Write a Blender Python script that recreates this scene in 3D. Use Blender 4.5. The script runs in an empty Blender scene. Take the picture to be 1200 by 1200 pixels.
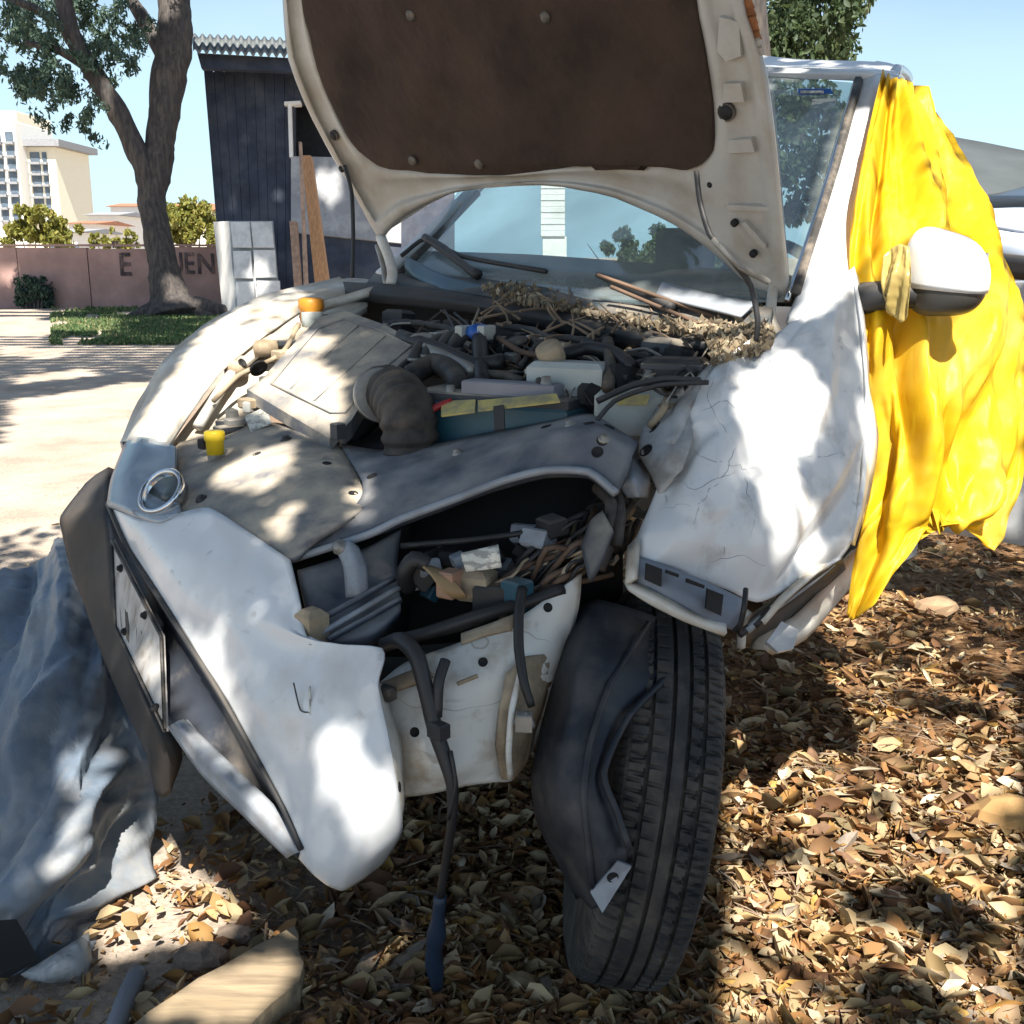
import bpy, bmesh, math, random
import numpy as np
from mathutils import Vector, Matrix, noise as mn
from mathutils.geometry import tessellate_polygon
random.seed(7); rng = np.random.default_rng(7)
SC = bpy.context.scene; COL = SC.collection
# ------------------------------------------------------------------ camera
H = 1.437; FPX = 1250.0; PITCH = math.atan(300/FPX); SP, CP = math.sin(PITCH), math.cos(PITCH)
cd = bpy.data.cameras.new('camera'); cam = bpy.data.objects.new('camera', cd); COL.objects.link(cam)
cam.location = (0, 0, H); cam.rotation_euler = (math.pi/2-PITCH, 0, 0)
cd.sensor_width = 36; cd.lens = 36*FPX/1200; cd.clip_start = .05; cd.clip_end = 3000
SC.camera = cam
# ------------------------------------------------------------------ light
SUN = Vector((.09, -.57, .80)).normalized()
w = bpy.data.worlds.new('World'); SC.world = w; w.use_nodes = True
nt = w.node_tree; bg = nt.nodes['Background']; sky = nt.nodes.new('ShaderNodeTexSky')
sky.sky_type = 'NISHITA'; sky.sun_disc = False; sky.sun_elevation = math.asin(SUN.z)
sky.sun_rotation = math.atan2(SUN.x, SUN.y); sky.air_density = 1.0; sky.dust_density = .5; sky.ozone_density = 1.0
tc = nt.nodes.new('ShaderNodeTexCoord'); mp = nt.nodes.new('ShaderNodeMapping'); mp.inputs['Scale'].default_value = (1.2, 1.2, 4)
cn = nt.nodes.new('ShaderNodeTexNoise'); cn.inputs['Scale'].default_value = 1.7; cn.inputs['Detail'].default_value = 7
cr = nt.nodes.new('ShaderNodeValToRGB'); cr.color_ramp.elements[0].position = .42; cr.color_ramp.elements[1].position = .72
cr.color_ramp.elements[1].color = (.6, .6, .6, 1)
mx = nt.nodes.new('ShaderNodeMixRGB'); mx.inputs[2].default_value = (5.6, 6.8, 8.4, 1)
nt.links.new(tc.outputs['Generated'], mp.inputs[0]); nt.links.new(mp.outputs[0], cn.inputs['Vector'])
nt.links.new(cn.outputs[0], cr.inputs[0]); nt.links.new(cr.outputs[0], mx.inputs[0])
nt.links.new(sky.outputs[0], mx.inputs[1]); sz = nt.nodes.new('ShaderNodeSeparateXYZ'); nt.links.new(tc.outputs['Generated'], sz.inputs[0])
hzr = nt.nodes.new('ShaderNodeMapRange'); hzr.inputs[1].default_value = 0; hzr.inputs[2].default_value = .30; hzr.inputs[3].default_value = .95; hzr.inputs[4].default_value = .05; nt.links.new(sz.outputs[2], hzr.inputs[0])
hm = nt.nodes.new('ShaderNodeMixRGB'); hm.inputs[2].default_value = (6.0, 8.9, 10.4, 1); nt.links.new(hzr.outputs[0], hm.inputs[0]); nt.links.new(mx.outputs[0], hm.inputs[1]); nt.links.new(hm.outputs[0], bg.inputs[0]); bg.inputs[1].default_value = .05
sl = bpy.data.lights.new('sun', 'SUN'); sl.energy = 5.0; sl.angle = math.radians(.53); sl.color = (1, .93, .82)
so = bpy.data.objects.new('sun', sl); COL.objects.link(so); so.rotation_euler = SUN.to_track_quat('Z', 'Y').to_euler()
vs = SC.view_settings; vs.view_transform = 'Standard'; vs.look = 'None'; vs.gamma = 1; vs.exposure = 1.4; vs.use_curve_mapping = False
SC.cycles.max_bounces = 8; SC.cycles.transparent_max_bounces = 8
# ------------------------------------------------------------------ placing helpers
CX, CY, YAW, ZS = -.1787, 2.524, .7498, 1.3715
BK = Vector((math.sin(YAW), math.cos(YAW), 0)); LF = Vector((math.cos(YAW), -math.sin(YAW), 0)); UP = Vector((0, 0, 1))
CAM = Vector((0, 0, H)); CO = Vector((CX, CY, 0))
def ray(px, py):
    v = (600-py)/FPX
    return Vector(((px-600)/FPX, CP+v*SP, -SP+v*CP))
def P(px, py, d): return CAM+ray(px, py)*d                 # a point d metres in front of the lens
def car(x, y, z): return CO+LF*x+BK*y+UP*(z*ZS)           # x to the car's left, y to its rear
def plane(px, py, p0, n):
    r = ray(px, py); return CAM+r*((p0-CAM).dot(n)/r.dot(n))
def gnd(px, py, z=0): return plane(px, py, Vector((0, 0, z)), UP)
def inside(x, y, poly):
    c = False; j = len(poly)-1
    for i in range(len(poly)):
        xi, yi = poly[i]; xj, yj = poly[j]
        if (yi > y) != (yj > y) and x < (xj-xi)*(y-yi)/(yj-yi)+xi: c = not c
        j = i
    return c
# depth of the engine bay deck, fitted through a few measured spots
_a = np.array([(215,525,2.62),(400,520,2.42),(560,540,2.2),(700,500,2.1),(430,335,3.2),(650,340,2.76),(860,390,2.35),(300,400,2.92),(560,450,2.46),(640,450,2.36)])
def _b(x, y): x, y = (x-500)/300, (y-450)/100; return np.stack([x*0+1, x, y, x*y, y*y], -1)
_k = np.linalg.lstsq(_b(_a[:,0], _a[:,1]), _a[:,2], rcond=None)[0]
def D0(px, py): return float(_b(np.array(float(px)), np.array(float(py)))@_k)
def B(px, py, o=0): return P(px, py, D0(px, py)+o)
# ------------------------------------------------------------------ materials
MATS = {}
def M(name, col, rough=.55, metal=0., var=.2, vs=6., dirt=None, damt=.5, ds=3., bump=.0, bs=60., spec=.5, dust=None, dustamt=.6, trans=0, alpha=1, stretch=None, dlo=.45, dhi=.65, rotz=0.):
    if name in MATS: return MATS[name]
    m = bpy.data.materials.new(name); m.use_nodes = True; n = m.node_tree.nodes; L = m.node_tree.links
    b = n['Principled BSDF']; b.inputs['Roughness'].default_value = rough; b.inputs['Metallic'].default_value = metal
    b.inputs['Specular IOR Level'].default_value = spec
    t = n.new('ShaderNodeTexCoord'); vec = t.outputs['Object']
    if stretch:
        mpn = n.new('ShaderNodeMapping'); mpn.inputs['Rotation'].default_value = (0, 0, rotz); mpn.inputs['Scale'].default_value = stretch; L.new(vec, mpn.inputs[0]); vec = mpn.outputs[0]
    nz = n.new('ShaderNodeTexNoise'); nz.inputs['Scale'].default_value = vs; nz.inputs['Detail'].default_value = 6; L.new(vec, nz.inputs['Vector'])
    r = n.new('ShaderNodeMapRange'); r.inputs[1].default_value = .3; r.inputs[2].default_value = .7; r.inputs[3].default_value = 1-var; r.inputs[4].default_value = 1+var
    L.new(nz.outputs[0], r.inputs[0])
    mu = n.new('ShaderNodeMixRGB'); mu.blend_type = 'MULTIPLY'; mu.inputs[0].default_value = 1; mu.inputs[1].default_value = (*col, 1); L.new(r.outputs[0], mu.inputs[2])
    out = mu.outputs[0]
    if dirt:
        n2 = n.new('ShaderNodeTexNoise'); n2.inputs['Scale'].default_value = ds; n2.inputs['Detail'].default_value = 9; n2.inputs['Roughness'].default_value = .65; L.new(vec, n2.inputs['Vector'])
        r2 = n.new('ShaderNodeMapRange'); r2.inputs[1].default_value = dlo; r2.inputs[2].default_value = dhi; r2.inputs[4].default_value = damt; L.new(n2.outputs[0], r2.inputs[0])
        x = n.new('ShaderNodeMixRGB'); L.new(r2.outputs[0], x.inputs[0]); L.new(out, x.inputs[1]); x.inputs[2].default_value = (*dirt, 1); out = x.outputs[0]
    if dust:   # dust that has settled on faces turned up
        g = n.new('ShaderNodeNewGeometry'); sx = n.new('ShaderNodeSeparateXYZ'); L.new(g.outputs['Normal'], sx.inputs[0])
        r3 = n.new('ShaderNodeMapRange'); r3.inputs[1].default_value = .25; r3.inputs[2].default_value = .95; r3.inputs[4].default_value = dustamt; L.new(sx.outputs[2], r3.inputs[0])
        n3 = n.new('ShaderNodeTexNoise'); n3.inputs['Scale'].default_value = 9; n3.inputs['Detail'].default_value = 8; L.new(vec, n3.inputs['Vector'])
        r4 = n.new('ShaderNodeMapRange'); r4.inputs[1].default_value = .3; r4.inputs[2].default_value = .6; L.new(n3.outputs[0], r4.inputs[0])
        ml = n.new('ShaderNodeMath'); ml.operation = 'MULTIPLY'; L.new(r3.outputs[0], ml.inputs[0]); L.new(r4.outputs[0], ml.inputs[1])
        x = n.new('ShaderNodeMixRGB'); L.new(ml.outputs[0], x.inputs[0]); L.new(out, x.inputs[1]); x.inputs[2].default_value = (*dust, 1); out = x.outputs[0]
        rr = n.new('ShaderNodeMapRange'); rr.inputs[3].default_value = rough; rr.inputs[4].default_value = .95; L.new(ml.outputs[0], rr.inputs[0]); L.new(rr.outputs[0], b.inputs['Roughness'])
    L.new(out, b.inputs['Base Color'])
    if bump:
        n4 = n.new('ShaderNodeTexNoise'); n4.inputs['Scale'].default_value = bs; n4.inputs['Detail'].default_value = 8; L.new(vec, n4.inputs['Vector'])
        bp = n.new('ShaderNodeBump'); bp.inputs['Strength'].default_value = bump; bp.inputs['Distance'].default_value = .02; L.new(n4.outputs[0], bp.inputs['Height']); L.new(bp.outputs[0], b.inputs['Normal'])
    if trans:   # light that comes through thin sheet
        ts = n.new('ShaderNodeBsdfTranslucent'); L.new(out, ts.inputs[0]); ms = n.new('ShaderNodeMixShader'); ms.inputs[0].default_value = trans
        L.new(b.outputs[0], ms.inputs[1]); L.new(ts.outputs[0], ms.inputs[2]); L.new(ms.outputs[0], n['Material Output'].inputs[0])
    MATS[name] = m; return m
def glass_mat(name, tint, gloss, dustcol=None, dustamt=0., rough=.03):
    m = bpy.data.materials.new(name); m.use_nodes = True; n = m.node_tree.nodes; L = m.node_tree.links; n.remove(n['Principled BSDF'])
    tr = n.new('ShaderNodeBsdfTransparent'); tr.inputs[0].default_value = (*tint, 1)
    gl = n.new('ShaderNodeBsdfGlossy'); gl.inputs['Roughness'].default_value = rough
    ms = n.new('ShaderNodeMixShader'); ms.inputs[0].default_value = gloss; L.new(tr.outputs[0], ms.inputs[1]); L.new(gl.outputs[0], ms.inputs[2]); o = ms.outputs[0]
    if dustcol:
        df = n.new('ShaderNodeBsdfDiffuse'); df.inputs[0].default_value = (*dustcol, 1)
        t = n.new('ShaderNodeTexCoord'); nz = n.new('ShaderNodeTexNoise'); nz.inputs['Scale'].default_value = 3; nz.inputs['Detail'].default_value = 9; L.new(t.outputs['Object'], nz.inputs['Vector'])
        r = n.new('ShaderNodeMapRange'); r.inputs[1].default_value = .3; r.inputs[2].default_value = .75; r.inputs[3].default_value = dustamt*.4; r.inputs[4].default_value = dustamt*1.6; L.new(nz.outputs[0], r.inputs[0])
        m2 = n.new('ShaderNodeMixShader'); L.new(r.outputs[0], m2.inputs[0]); L.new(o, m2.inputs[1]); L.new(df.outputs[0], m2.inputs[2]); o = m2.outputs[0]
    L.new(o, n['Material Output'].inputs[0]); MATS[name] = m; return m
TAN = (.40, .31, .21); SOIL = (.22, .15, .09)
WHITE = M('white_paint', (.70, .73, .76), .3, var=.03, dirt=(.42, .36, .28), damt=.45, ds=5, dlo=.5, dhi=.75, dust=TAN, dustamt=.25, bump=.03, bs=25)
def scuffs(m, coat=.5):
    n = m.node_tree.nodes; L = m.node_tree.links; b = n['Principled BSDF']; b.inputs['Coat Weight'].default_value = coat; b.inputs['Coat Roughness'].default_value = .08
    src = b.inputs['Base Color'].links[0].from_socket; t = n.new('ShaderNodeTexCoord')
    for scl, rot, lo, hi, col, amt in (((3, 40, 40), (.3, .2, .6), .66, .76, (.34, .33, .32), .5), ((34, 4, 30), (.9, .1, .2), .68, .78, (.40, .37, .33), .45), ((60, 60, 60), (0, 0, 0), .74, .79, (.20, .16, .12), .6)):
        mp = n.new('ShaderNodeMapping'); mp.inputs['Rotation'].default_value = rot; mp.inputs['Scale'].default_value = scl; L.new(t.outputs['Object'], mp.inputs[0])
        v = n.new('ShaderNodeTexNoise'); v.inputs['Scale'].default_value = 1; v.inputs['Detail'].default_value = 4; L.new(mp.outputs[0], v.inputs['Vector'])
        r = n.new('ShaderNodeMapRange'); r.inputs[1].default_value = lo; r.inputs[2].default_value = hi; r.inputs[4].default_value = amt; L.new(v.outputs[0], r.inputs[0])
        x = n.new('ShaderNodeMixRGB'); L.new(r.outputs[0], x.inputs[0]); L.new(src, x.inputs[1]); x.inputs[2].default_value = (*col, 1); src = x.outputs[0]
    L.new(src, b.inputs['Base Color'])
scuffs(WHITE)
WHITED = M('dusty_white_paint', (.66, .65, .60), .5, var=.06, dirt=(.35, .27, .18), damt=.6, ds=7, dust=TAN, dustamt=.7)
CRUMP = M('scraped_white_paint', (.74, .75, .75), .4, var=.04, dirt=(.30, .28, .26), damt=.5, ds=9, dlo=.54, dhi=.68, bump=.02, bs=18)
APRON = M('white_apron_paint', (.66, .66, .62), .45, var=.06, dirt=(.33, .25, .16), damt=.8, ds=8, dlo=.5, dhi=.68)
BEIGE = M('muddy_metal', (.36, .29, .20), .8, var=.25, vs=20, dirt=(.15, .1, .06), damt=.7, ds=12)
GREYW = M('grey_primer', (.30, .33, .37), .45, var=.1, dirt=(.12, .10, .09), damt=.6, ds=8)
HOODIN = M('hood_inner_paint', (.44, .44, .42), .5, var=.06, dirt=(.28, .22, .15), damt=.6, ds=5)
RUST = M('rust', (.25, .10, .04), .9, var=.4, vs=30)
PAD = M('hood_pad', (.036, .021, .017), .95, var=.5, vs=5, dirt=(.065, .042, .027), damt=.7, ds=3.2, bump=.35, bs=30)
BLACK = M('black_plastic', (.022, .023, .026), .55, var=.3, dust=(.30, .26, .21), dustamt=.25)
DUSTB = M('dusty_black_plastic', (.05, .055, .065), .6, var=.25, dust=(.52, .45, .35), dustamt=.85, bump=.05)
SLAMM = M('dusty_grey_plastic', (.11, .12, .14), .6, var=.15, dust=(.56, .48, .37), dustamt=.9, dirt=(.44, .38, .30), damt=.75, ds=7, bump=.12, bs=90)
BEAM = M('dark_blue_steel', (.045, .058, .085), .45, var=.2, dust=(.38, .37, .36), dustamt=.7, dirt=(.13, .125, .12), damt=.6, ds=14, bump=.08, bs=90)
DARK = M('grime_shade_black', (.012, .012, .013), .8, var=.4)  # grimy parts, also the painted shade inside holes and openings
ENG = M('engine_grime', (.030, .027, .026), .65, var=.7, vs=22, dirt=(.13, .10, .075), damt=.6, ds=16, dust=(.26, .21, .15), dustamt=.3, bump=.1, bs=70)
METAL = M('dull_aluminium', (.32, .31, .29), .5, .6, var=.3, vs=15, dust=(.3, .24, .17), dustamt=.5)
LINER = M('liner_plastic', (.014, .018, .028), .55, var=.4, vs=9, dirt=(.10, .09, .075), damt=.5, ds=9, spec=.5, bump=.08, bs=40)
RUBBER = M('tyre_rubber', (.026, .026, .027), .8, var=.35, vs=14, dirt=(.15, .125, .10), damt=.5, ds=11, bump=.06, bs=120)
HOSE = M('hose_rubber', (.018, .018, .020), .5, var=.5, dust=(.2, .17, .13), dustamt=.14)
WIRE = M('brown_wire', (.12, .075, .05), .7, var=.4)
YEL = M('yellow_cap', (.72, .52, .02), .45, var=.1); ORG = M('orange_cap', (.62, .25, .02), .5, var=.1)
BLUE = M('blue_plastic', (.02, .12, .45), .4); TEAL = M('teal_plastic', (.02, .09, .13), .45, var=.2, dust=(.3, .27, .22), dustamt=.4)
PAPER = M('paper_label', (.68, .66, .58), .8, var=.05, dirt=(.12, .12, .12), damt=.6, ds=38, dlo=.5, dhi=.55, stretch=(1, 1, 3))
YLAB = M('yellow_label', (.55, .46, .16), .6, var=.1, dirt=(.24, .22, .17), damt=.8, ds=24)
MILK = M('milky_plastic', (.42, .46, .45), .5, var=.1, dirt=(.25, .2, .15), damt=.5, ds=9)
CHROME = M('chrome', (.6, .62, .64), .15, 1.)
TARPY = M('yellow_sheet', (.86, .61, .02), .45, var=.08, vs=3, spec=.35, trans=.5, dirt=(.78, .66, .20), damt=.5, ds=3, bump=.05, bs=14)
TARPB = M('blue_grey_sheet', (.13, .17, .225), .58, var=.25, vs=5, dirt=(.34, .33, .31), damt=.7, ds=4, bump=.12, bs=14)
TARPW = M('pale_sheet', (.40, .41, .42), .5, var=.1, dirt=(.25, .2, .15), damt=.5)
SEAL = M('window_seal', (.04, .038, .036), .6, dirt=(.3, .25, .2), damt=.5, ds=20)
def wrinkles(m, scale, strength, stretch=(1, 1, .45)):
    n = m.node_tree.nodes; L = m.node_tree.links; b = n['Principled BSDF']; t = n.new('ShaderNodeTexCoord'); prev = None
    for k, (sc_, rot) in enumerate(((1, .5), (1.9, 1.7), (3.7, 2.6))):
        mp = n.new('ShaderNodeMapping'); mp.inputs['Rotation'].default_value = (rot, rot*.6, rot*1.4); mp.inputs['Scale'].default_value = tuple(scale*sc_*q for q in stretch); L.new(t.outputs['Object'], mp.inputs[0])
        v = n.new('ShaderNodeTexNoise'); v.inputs['Scale'].default_value = 1; v.inputs['Detail'].default_value = 1.5; L.new(mp.outputs[0], v.inputs['Vector'])
        a = n.new('ShaderNodeMath'); a.operation = 'SUBTRACT'; a.inputs[1].default_value = .5; L.new(v.outputs[0], a.inputs[0])
        ab = n.new('ShaderNodeMath'); ab.operation = 'ABSOLUTE'; L.new(a.outputs[0], ab.inputs[0])
        ml = n.new('ShaderNodeMath'); ml.operation = 'MULTIPLY_ADD'; ml.inputs[1].default_value = 1/sc_; L.new(ab.outputs[0], ml.inputs[0])
        if prev: L.new(prev, ml.inputs[2])
        else: ml.inputs[2].default_value = 0
        prev = ml.outputs[0]
    bp = n.new('ShaderNodeBump'); bp.inputs['Strength'].default_value = strength; bp.inputs['Distance'].default_value = .12; L.new(prev, bp.inputs['Height']); L.new(bp.outputs[0], b.inputs['Normal'])
    for q in n:
        if q.type == 'BSDF_TRANSLUCENT': L.new(bp.outputs[0], q.inputs['Normal'])
wrinkles(TARPY, 5, .26, (1, 1, .3)); wrinkles(TARPB, 3.2, .38, (1, .6, 1)); wrinkles(TARPW, 8, .5)
# ------------------------------------------------------------------ object helpers
def link(o, parent=None):
    COL.objects.link(o)
    if parent is not None: o.parent = parent
    return o
def org(parent):
    v = Vector((0, 0, 0))
    while parent is not None: v = v+parent.location; parent = parent.parent
    return v
def mesh(name, V, F, m, parent=None, loc=None, smooth=False, fix=True, kind=None):
    o0 = org(parent)+(loc if loc is not None else Vector((0, 0, 0)))
    me = bpy.data.meshes.new(name); me.from_pydata([tuple(Vector(v)-o0) for v in V], [], F); me.update()
    for k in (m if isinstance(m, (list, tuple)) else [m]): me.materials.append(k)
    if fix:
        bm = bmesh.new(); bm.from_mesh(me); bmesh.ops.recalc_face_normals(bm, faces=bm.faces); bm.to_mesh(me); bm.free()
    if smooth: me.polygons.foreach_set('use_smooth', [True]*len(me.polygons))
    o = bpy.data.objects.new(name, me); o.location = loc if loc is not None else (0, 0, 0)
    if kind: o['kind'] = kind
    return link(o, parent)
def thing(name, label, cat, loc, group=None):
    o = bpy.data.objects.new(name, None); o.location = loc; o.empty_display_size = .1; o['label'] = label; o['category'] = cat
    if group: o['group'] = group
    return link(o)
def tag(o, label, cat, group=None):
    o['label'] = label; o['category'] = cat
    if group: o['group'] = group
    return o
def crom(pts, n):
    if len(pts) < 3 or n <= 1:
        return [pts[i].lerp(pts[i+1], k/n) for i in range(len(pts)-1) for k in range(n)]+[pts[-1]]
    out = []
    for i in range(len(pts)-1):
        p1, p2 = pts[i], pts[i+1]; p0 = pts[i-1] if i else p1*2-p2; p3 = pts[i+2] if i+2 < len(pts) else p2*2-p1
        for k in range(n):
            t = k/n; t2 = t*t; t3 = t2*t
            c = .5*((2*p1)+(p2-p0)*t+(2*p0-5*p1+4*p2-p3)*t2+(3*p1-3*p2+p3-p0)*t3)
            out.append(c.lerp(p1.lerp(p2, t), .35))
    return out+[pts[-1]]
def V3(q): return q if isinstance(q, Vector) else P(*q)
def sheet(name, rows, m, parent, nu=5, nv=5, th=.004, amp=0., fr=6., ridge=False, seed=0., fade=True, loc=None, smooth=True, fn=None, flip=False):
    """rows of points -> one smooth thick panel"""
    R = [crom([V3(q) for q in r], nu) for r in rows]
    C = [crom([r[i] for r in R], nv) for i in range(len(R[0]))]
    W = len(C); Hh = len(C[0]); G = [[C[i][j].copy() for i in range(W)] for j in range(Hh)]
    N = [[None]*W for _ in range(Hh)]
    for j in range(Hh):
        for i in range(W):
            a = G[j][min(i+1, W-1)]-G[j][max(i-1, 0)]; b = G[min(j+1, Hh-1)][i]-G[max(j-1, 0)][i]
            n = a.cross(b); n = n.normalized() if n.length > 1e-12 else Vector((0, 0, 1))
            if n.dot(CAM-G[j][i]) < 0 and not flip: n = -n
            N[j][i] = n
    if amp or fn:
        for j in range(Hh):
            for i in range(W):
                q = G[j][i]*fr+Vector((seed, seed*1.7, seed*.3))
                h = 0
                if amp:
                    if ridge == 'crumple':
                        v1 = mn.voronoi(q+.35*mn.noise_vector(q))[0]; v2 = mn.voronoi(q*2.3+Vector((7, 3, 1))+.3*mn.noise_vector(q*2))[0]
                        h = (v1[1]-v1[0])*1.5+.55*(v2[1]-v2[0])-.6+.6*mn.noise(q*.6)
                    elif ridge: h = 1-abs(mn.noise(q))*2.2+.5*(1-abs(mn.noise(q*2.1))*2.2)-.6
                    else: h = mn.noise(q)+.5*mn.noise(q*2.3)
                e = 1.
                if fade: e = min(1, min(i, W-1-i)/2., min(j, Hh-1-j)/2.)*.8+.2
                if fn: h += fn(i/(W-1), j/(Hh-1))/(amp or 1)
                G[j][i] = G[j][i]+N[j][i]*((amp or 1)*h*e)
    V = [G[j][i] for j in range(Hh) for i in range(W)]; n0 = len(V)
    V += [G[j][i]-N[j][i]*th for j in range(Hh) for i in range(W)]
    F = []
    for j in range(Hh-1):
        for i in range(W-1):
            a = j*W+i; F.append((a, a+1, a+W+1, a+W)); F.append((n0+a, n0+a+W, n0+a+W+1, n0+a+1))
    for i in range(W-1):
        a = i; F.append((a, a+n0, a+1+n0, a+1)); a = (Hh-1)*W+i; F.append((a, a+1, a+1+n0, a+n0))
    for j in range(Hh-1):
        a = j*W; F.append((a, a+W, a+W+n0, a+n0)); a = j*W+W-1; F.append((a, a+n0, a+W+n0, a+W))
    o = mesh(name, V, F, m, parent, loc, smooth)
    return o
def slab(name, pts, th, m, parent, loc=None, dirn=None, bev=0):
    """flat outline pushed back by its thickness"""
    pts = [V3(q) for q in pts]; n = Vector((0, 0, 0))
    for i in range(len(pts)): a, b = pts[i], pts[(i+1) % len(pts)]; n += (a-CAM).cross(b-CAM)
    c = sum(pts, Vector())/len(pts); n = Vector((0, 0, 0))
    for i in range(len(pts)): n += (pts[i]-c).cross(pts[(i+1) % len(pts)]-c)
    n.normalize()
    if n.dot(CAM-c) < 0: n = -n
    if dirn is not None: n = -dirn
    k = len(pts); V = pts+[p-n*th for p in pts]
    T = tessellate_polygon([pts]); F = [tuple(t) for t in T]+[tuple(i+k for i in reversed(t)) for t in T]
    F += [(i, (i+1) % k, (i+1) % k+k, i+k) for i in range(k)]
    o = mesh(name, V, F, m, parent, loc)
    return o
def tube_geo(path, rad, seg=8, sub=4, ripple=0, V=None, F=None, rough=0., cap=True):
    pts = crom([V3(q) for q in path], sub) if sub > 1 else [V3(q) for q in path]
    V = [] if V is None else V; F = [] if F is None else F
    n = len(pts); r = rad if isinstance(rad, (list, tuple)) else [rad]*len(path)
    T = [(pts[min(i+1, n-1)]-pts[max(i-1, 0)]).normalized() for i in range(n)]
    a = Vector((0, 0, 1)) if abs(T[0].z) < .9 else Vector((1, 0, 0)); nn = T[0].cross(a).normalized(); b0 = len(V)
    for i in range(n):
        nn = (nn-T[i]*nn.dot(T[i])).normalized(); bb = T[i].cross(nn)
        u = i/(n-1)*(len(r)-1); k = min(int(u), len(r)-2) if len(r) > 1 else 0
        rr = r[k]+(r[min(k+1, len(r)-1)]-r[k])*(u-k)
        if ripple: rr *= 1+ripple*math.cos(2*math.pi*i/6)
        for s in range(seg):
            t = 2*math.pi*s/seg; p = pts[i]+(nn*math.cos(t)+bb*math.sin(t))*rr
            if rough: p = p+(p-pts[i])*(rough*mn.noise(p*3)+rough*.6*mn.noise(p*9))
            V.append(p)
    for i in range(n-1):
        for s in range(seg):
            q = b0+i*seg+s; q2 = b0+i*seg+(s+1) % seg; F.append((q, q2, q2+seg, q+seg))
    if cap: F.append(tuple(range(b0+seg-1, b0-1, -1))); F.append(tuple(range(b0+(n-1)*seg, b0+n*seg)))
    return V, F
def tube(name, path, rad, m, parent=None, **k):
    loc = k.pop('loc', None); V, F = tube_geo(path, rad, **k); return mesh(name, V, F, m, parent, loc, True)
def lathe(name, c, axis, prof, m, parent=None, seg=20, loc=None):
    axis = axis.normalized(); a = axis.cross(Vector((0, 0, 1)) if abs(axis.z) < .9 else Vector((1, 0, 0))).normalized(); b = axis.cross(a)
    V = []; F = []
    for (r, h) in prof:
        for s in range(seg):
            t = 2*math.pi*s/seg; V.append(c+axis*h+(a*math.cos(t)+b*math.sin(t))*r)
    for i in range(len(prof)-1):
        for s in range(seg): q = i*seg+s; q2 = i*seg+(s+1) % seg; F.append((q, q2, q2+seg, q+seg))
    F.append(tuple(range(seg-1, -1, -1))); F.append(tuple(range((len(prof)-1)*seg, len(prof)*seg)))
    o = mesh(name, V, F, m, parent, loc, True)
    return o
def box_geo(c, ax, hx, hy, hz, V, F, bev=.15):
    """chamfered box about c; ax = three unit axes"""
    b = bev*min(hx, hy, hz); k = len(V)
    for sz in (-1, 1):
        for (fx, fy, fz) in ((hx-b, hy-b, hz), (hx, hy, hz-b)) if sz > 0 else ((hx-b, hy-b, hz), (hx, hy, hz-b)):
            for sx, sy in ((-1, -1), (1, -1), (1, 1), (-1, 1)):
                V.append(c+ax[0]*(sx*fx)+ax[1]*(sy*fy)+ax[2]*(sz*fz))
    lo0, lo1, hi0, hi1 = k, k+4, k+8, k+12
    F.append((lo0+3, lo0+2, lo0+1, lo0)); F.append((hi0, hi0+1, hi0+2, hi0+3))
    for i in range(4):
        j = (i+1) % 4
        F.append((lo0+i, lo0+j, lo1+j, lo1+i)); F.append((lo1+i, lo1+j, hi1+j, hi1+i)); F.append((hi1+i, hi1+j, hi0+j, hi0+i))
    return V, F
CARAX = (LF, BK, UP)
def box(name, c, h, m, parent=None, ax=CARAX, bev=.2, loc=None):
    V, F = box_geo(c, ax, h[0], h[1], h[2], [], [], bev); return mesh(name, V, F, m, parent, loc)
def rotax(ax, ang, about=2):
    R = Matrix.Rotation(ang, 3, ax[about]); return tuple(R@a for a in ax)
# ================================================================== THE SETTING
def gh(x, y):
    r = math.hypot(x, y-2)
    return (.014*mn.noise(Vector((x*2.1, y*2.1, 0)))+.01*mn.noise(Vector((x*6, y*6, 3))))*max(0, 1-r/14)
xs = [-900, -300, -100, -50, -30, -18, -12, -9]+[-7+.11*i for i in range(128)]+[8, 10, 13, 18, 30, 50, 100, 300, 900]
ys = [-300, -60, -20, -8, -3, -1, 0]+[.6+.08*i for i in range(80)]+[7+.35*i for i in range(30)]+[18, 20, 22, 25, 28, 31, 34, 38, 45, 60, 100, 200, 400, 900]
V = [Vector((x, y, gh(x, y))) for y in ys for x in xs]; W = len(xs)
F = [(j*W+i, j*W+i+1, j*W+W+i+1, j*W+W+i) for j in range(len(ys)-1) for i in range(W-1)]
GM = bpy.data.materials.new('yard_soil'); GM.use_nodes = True
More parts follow.
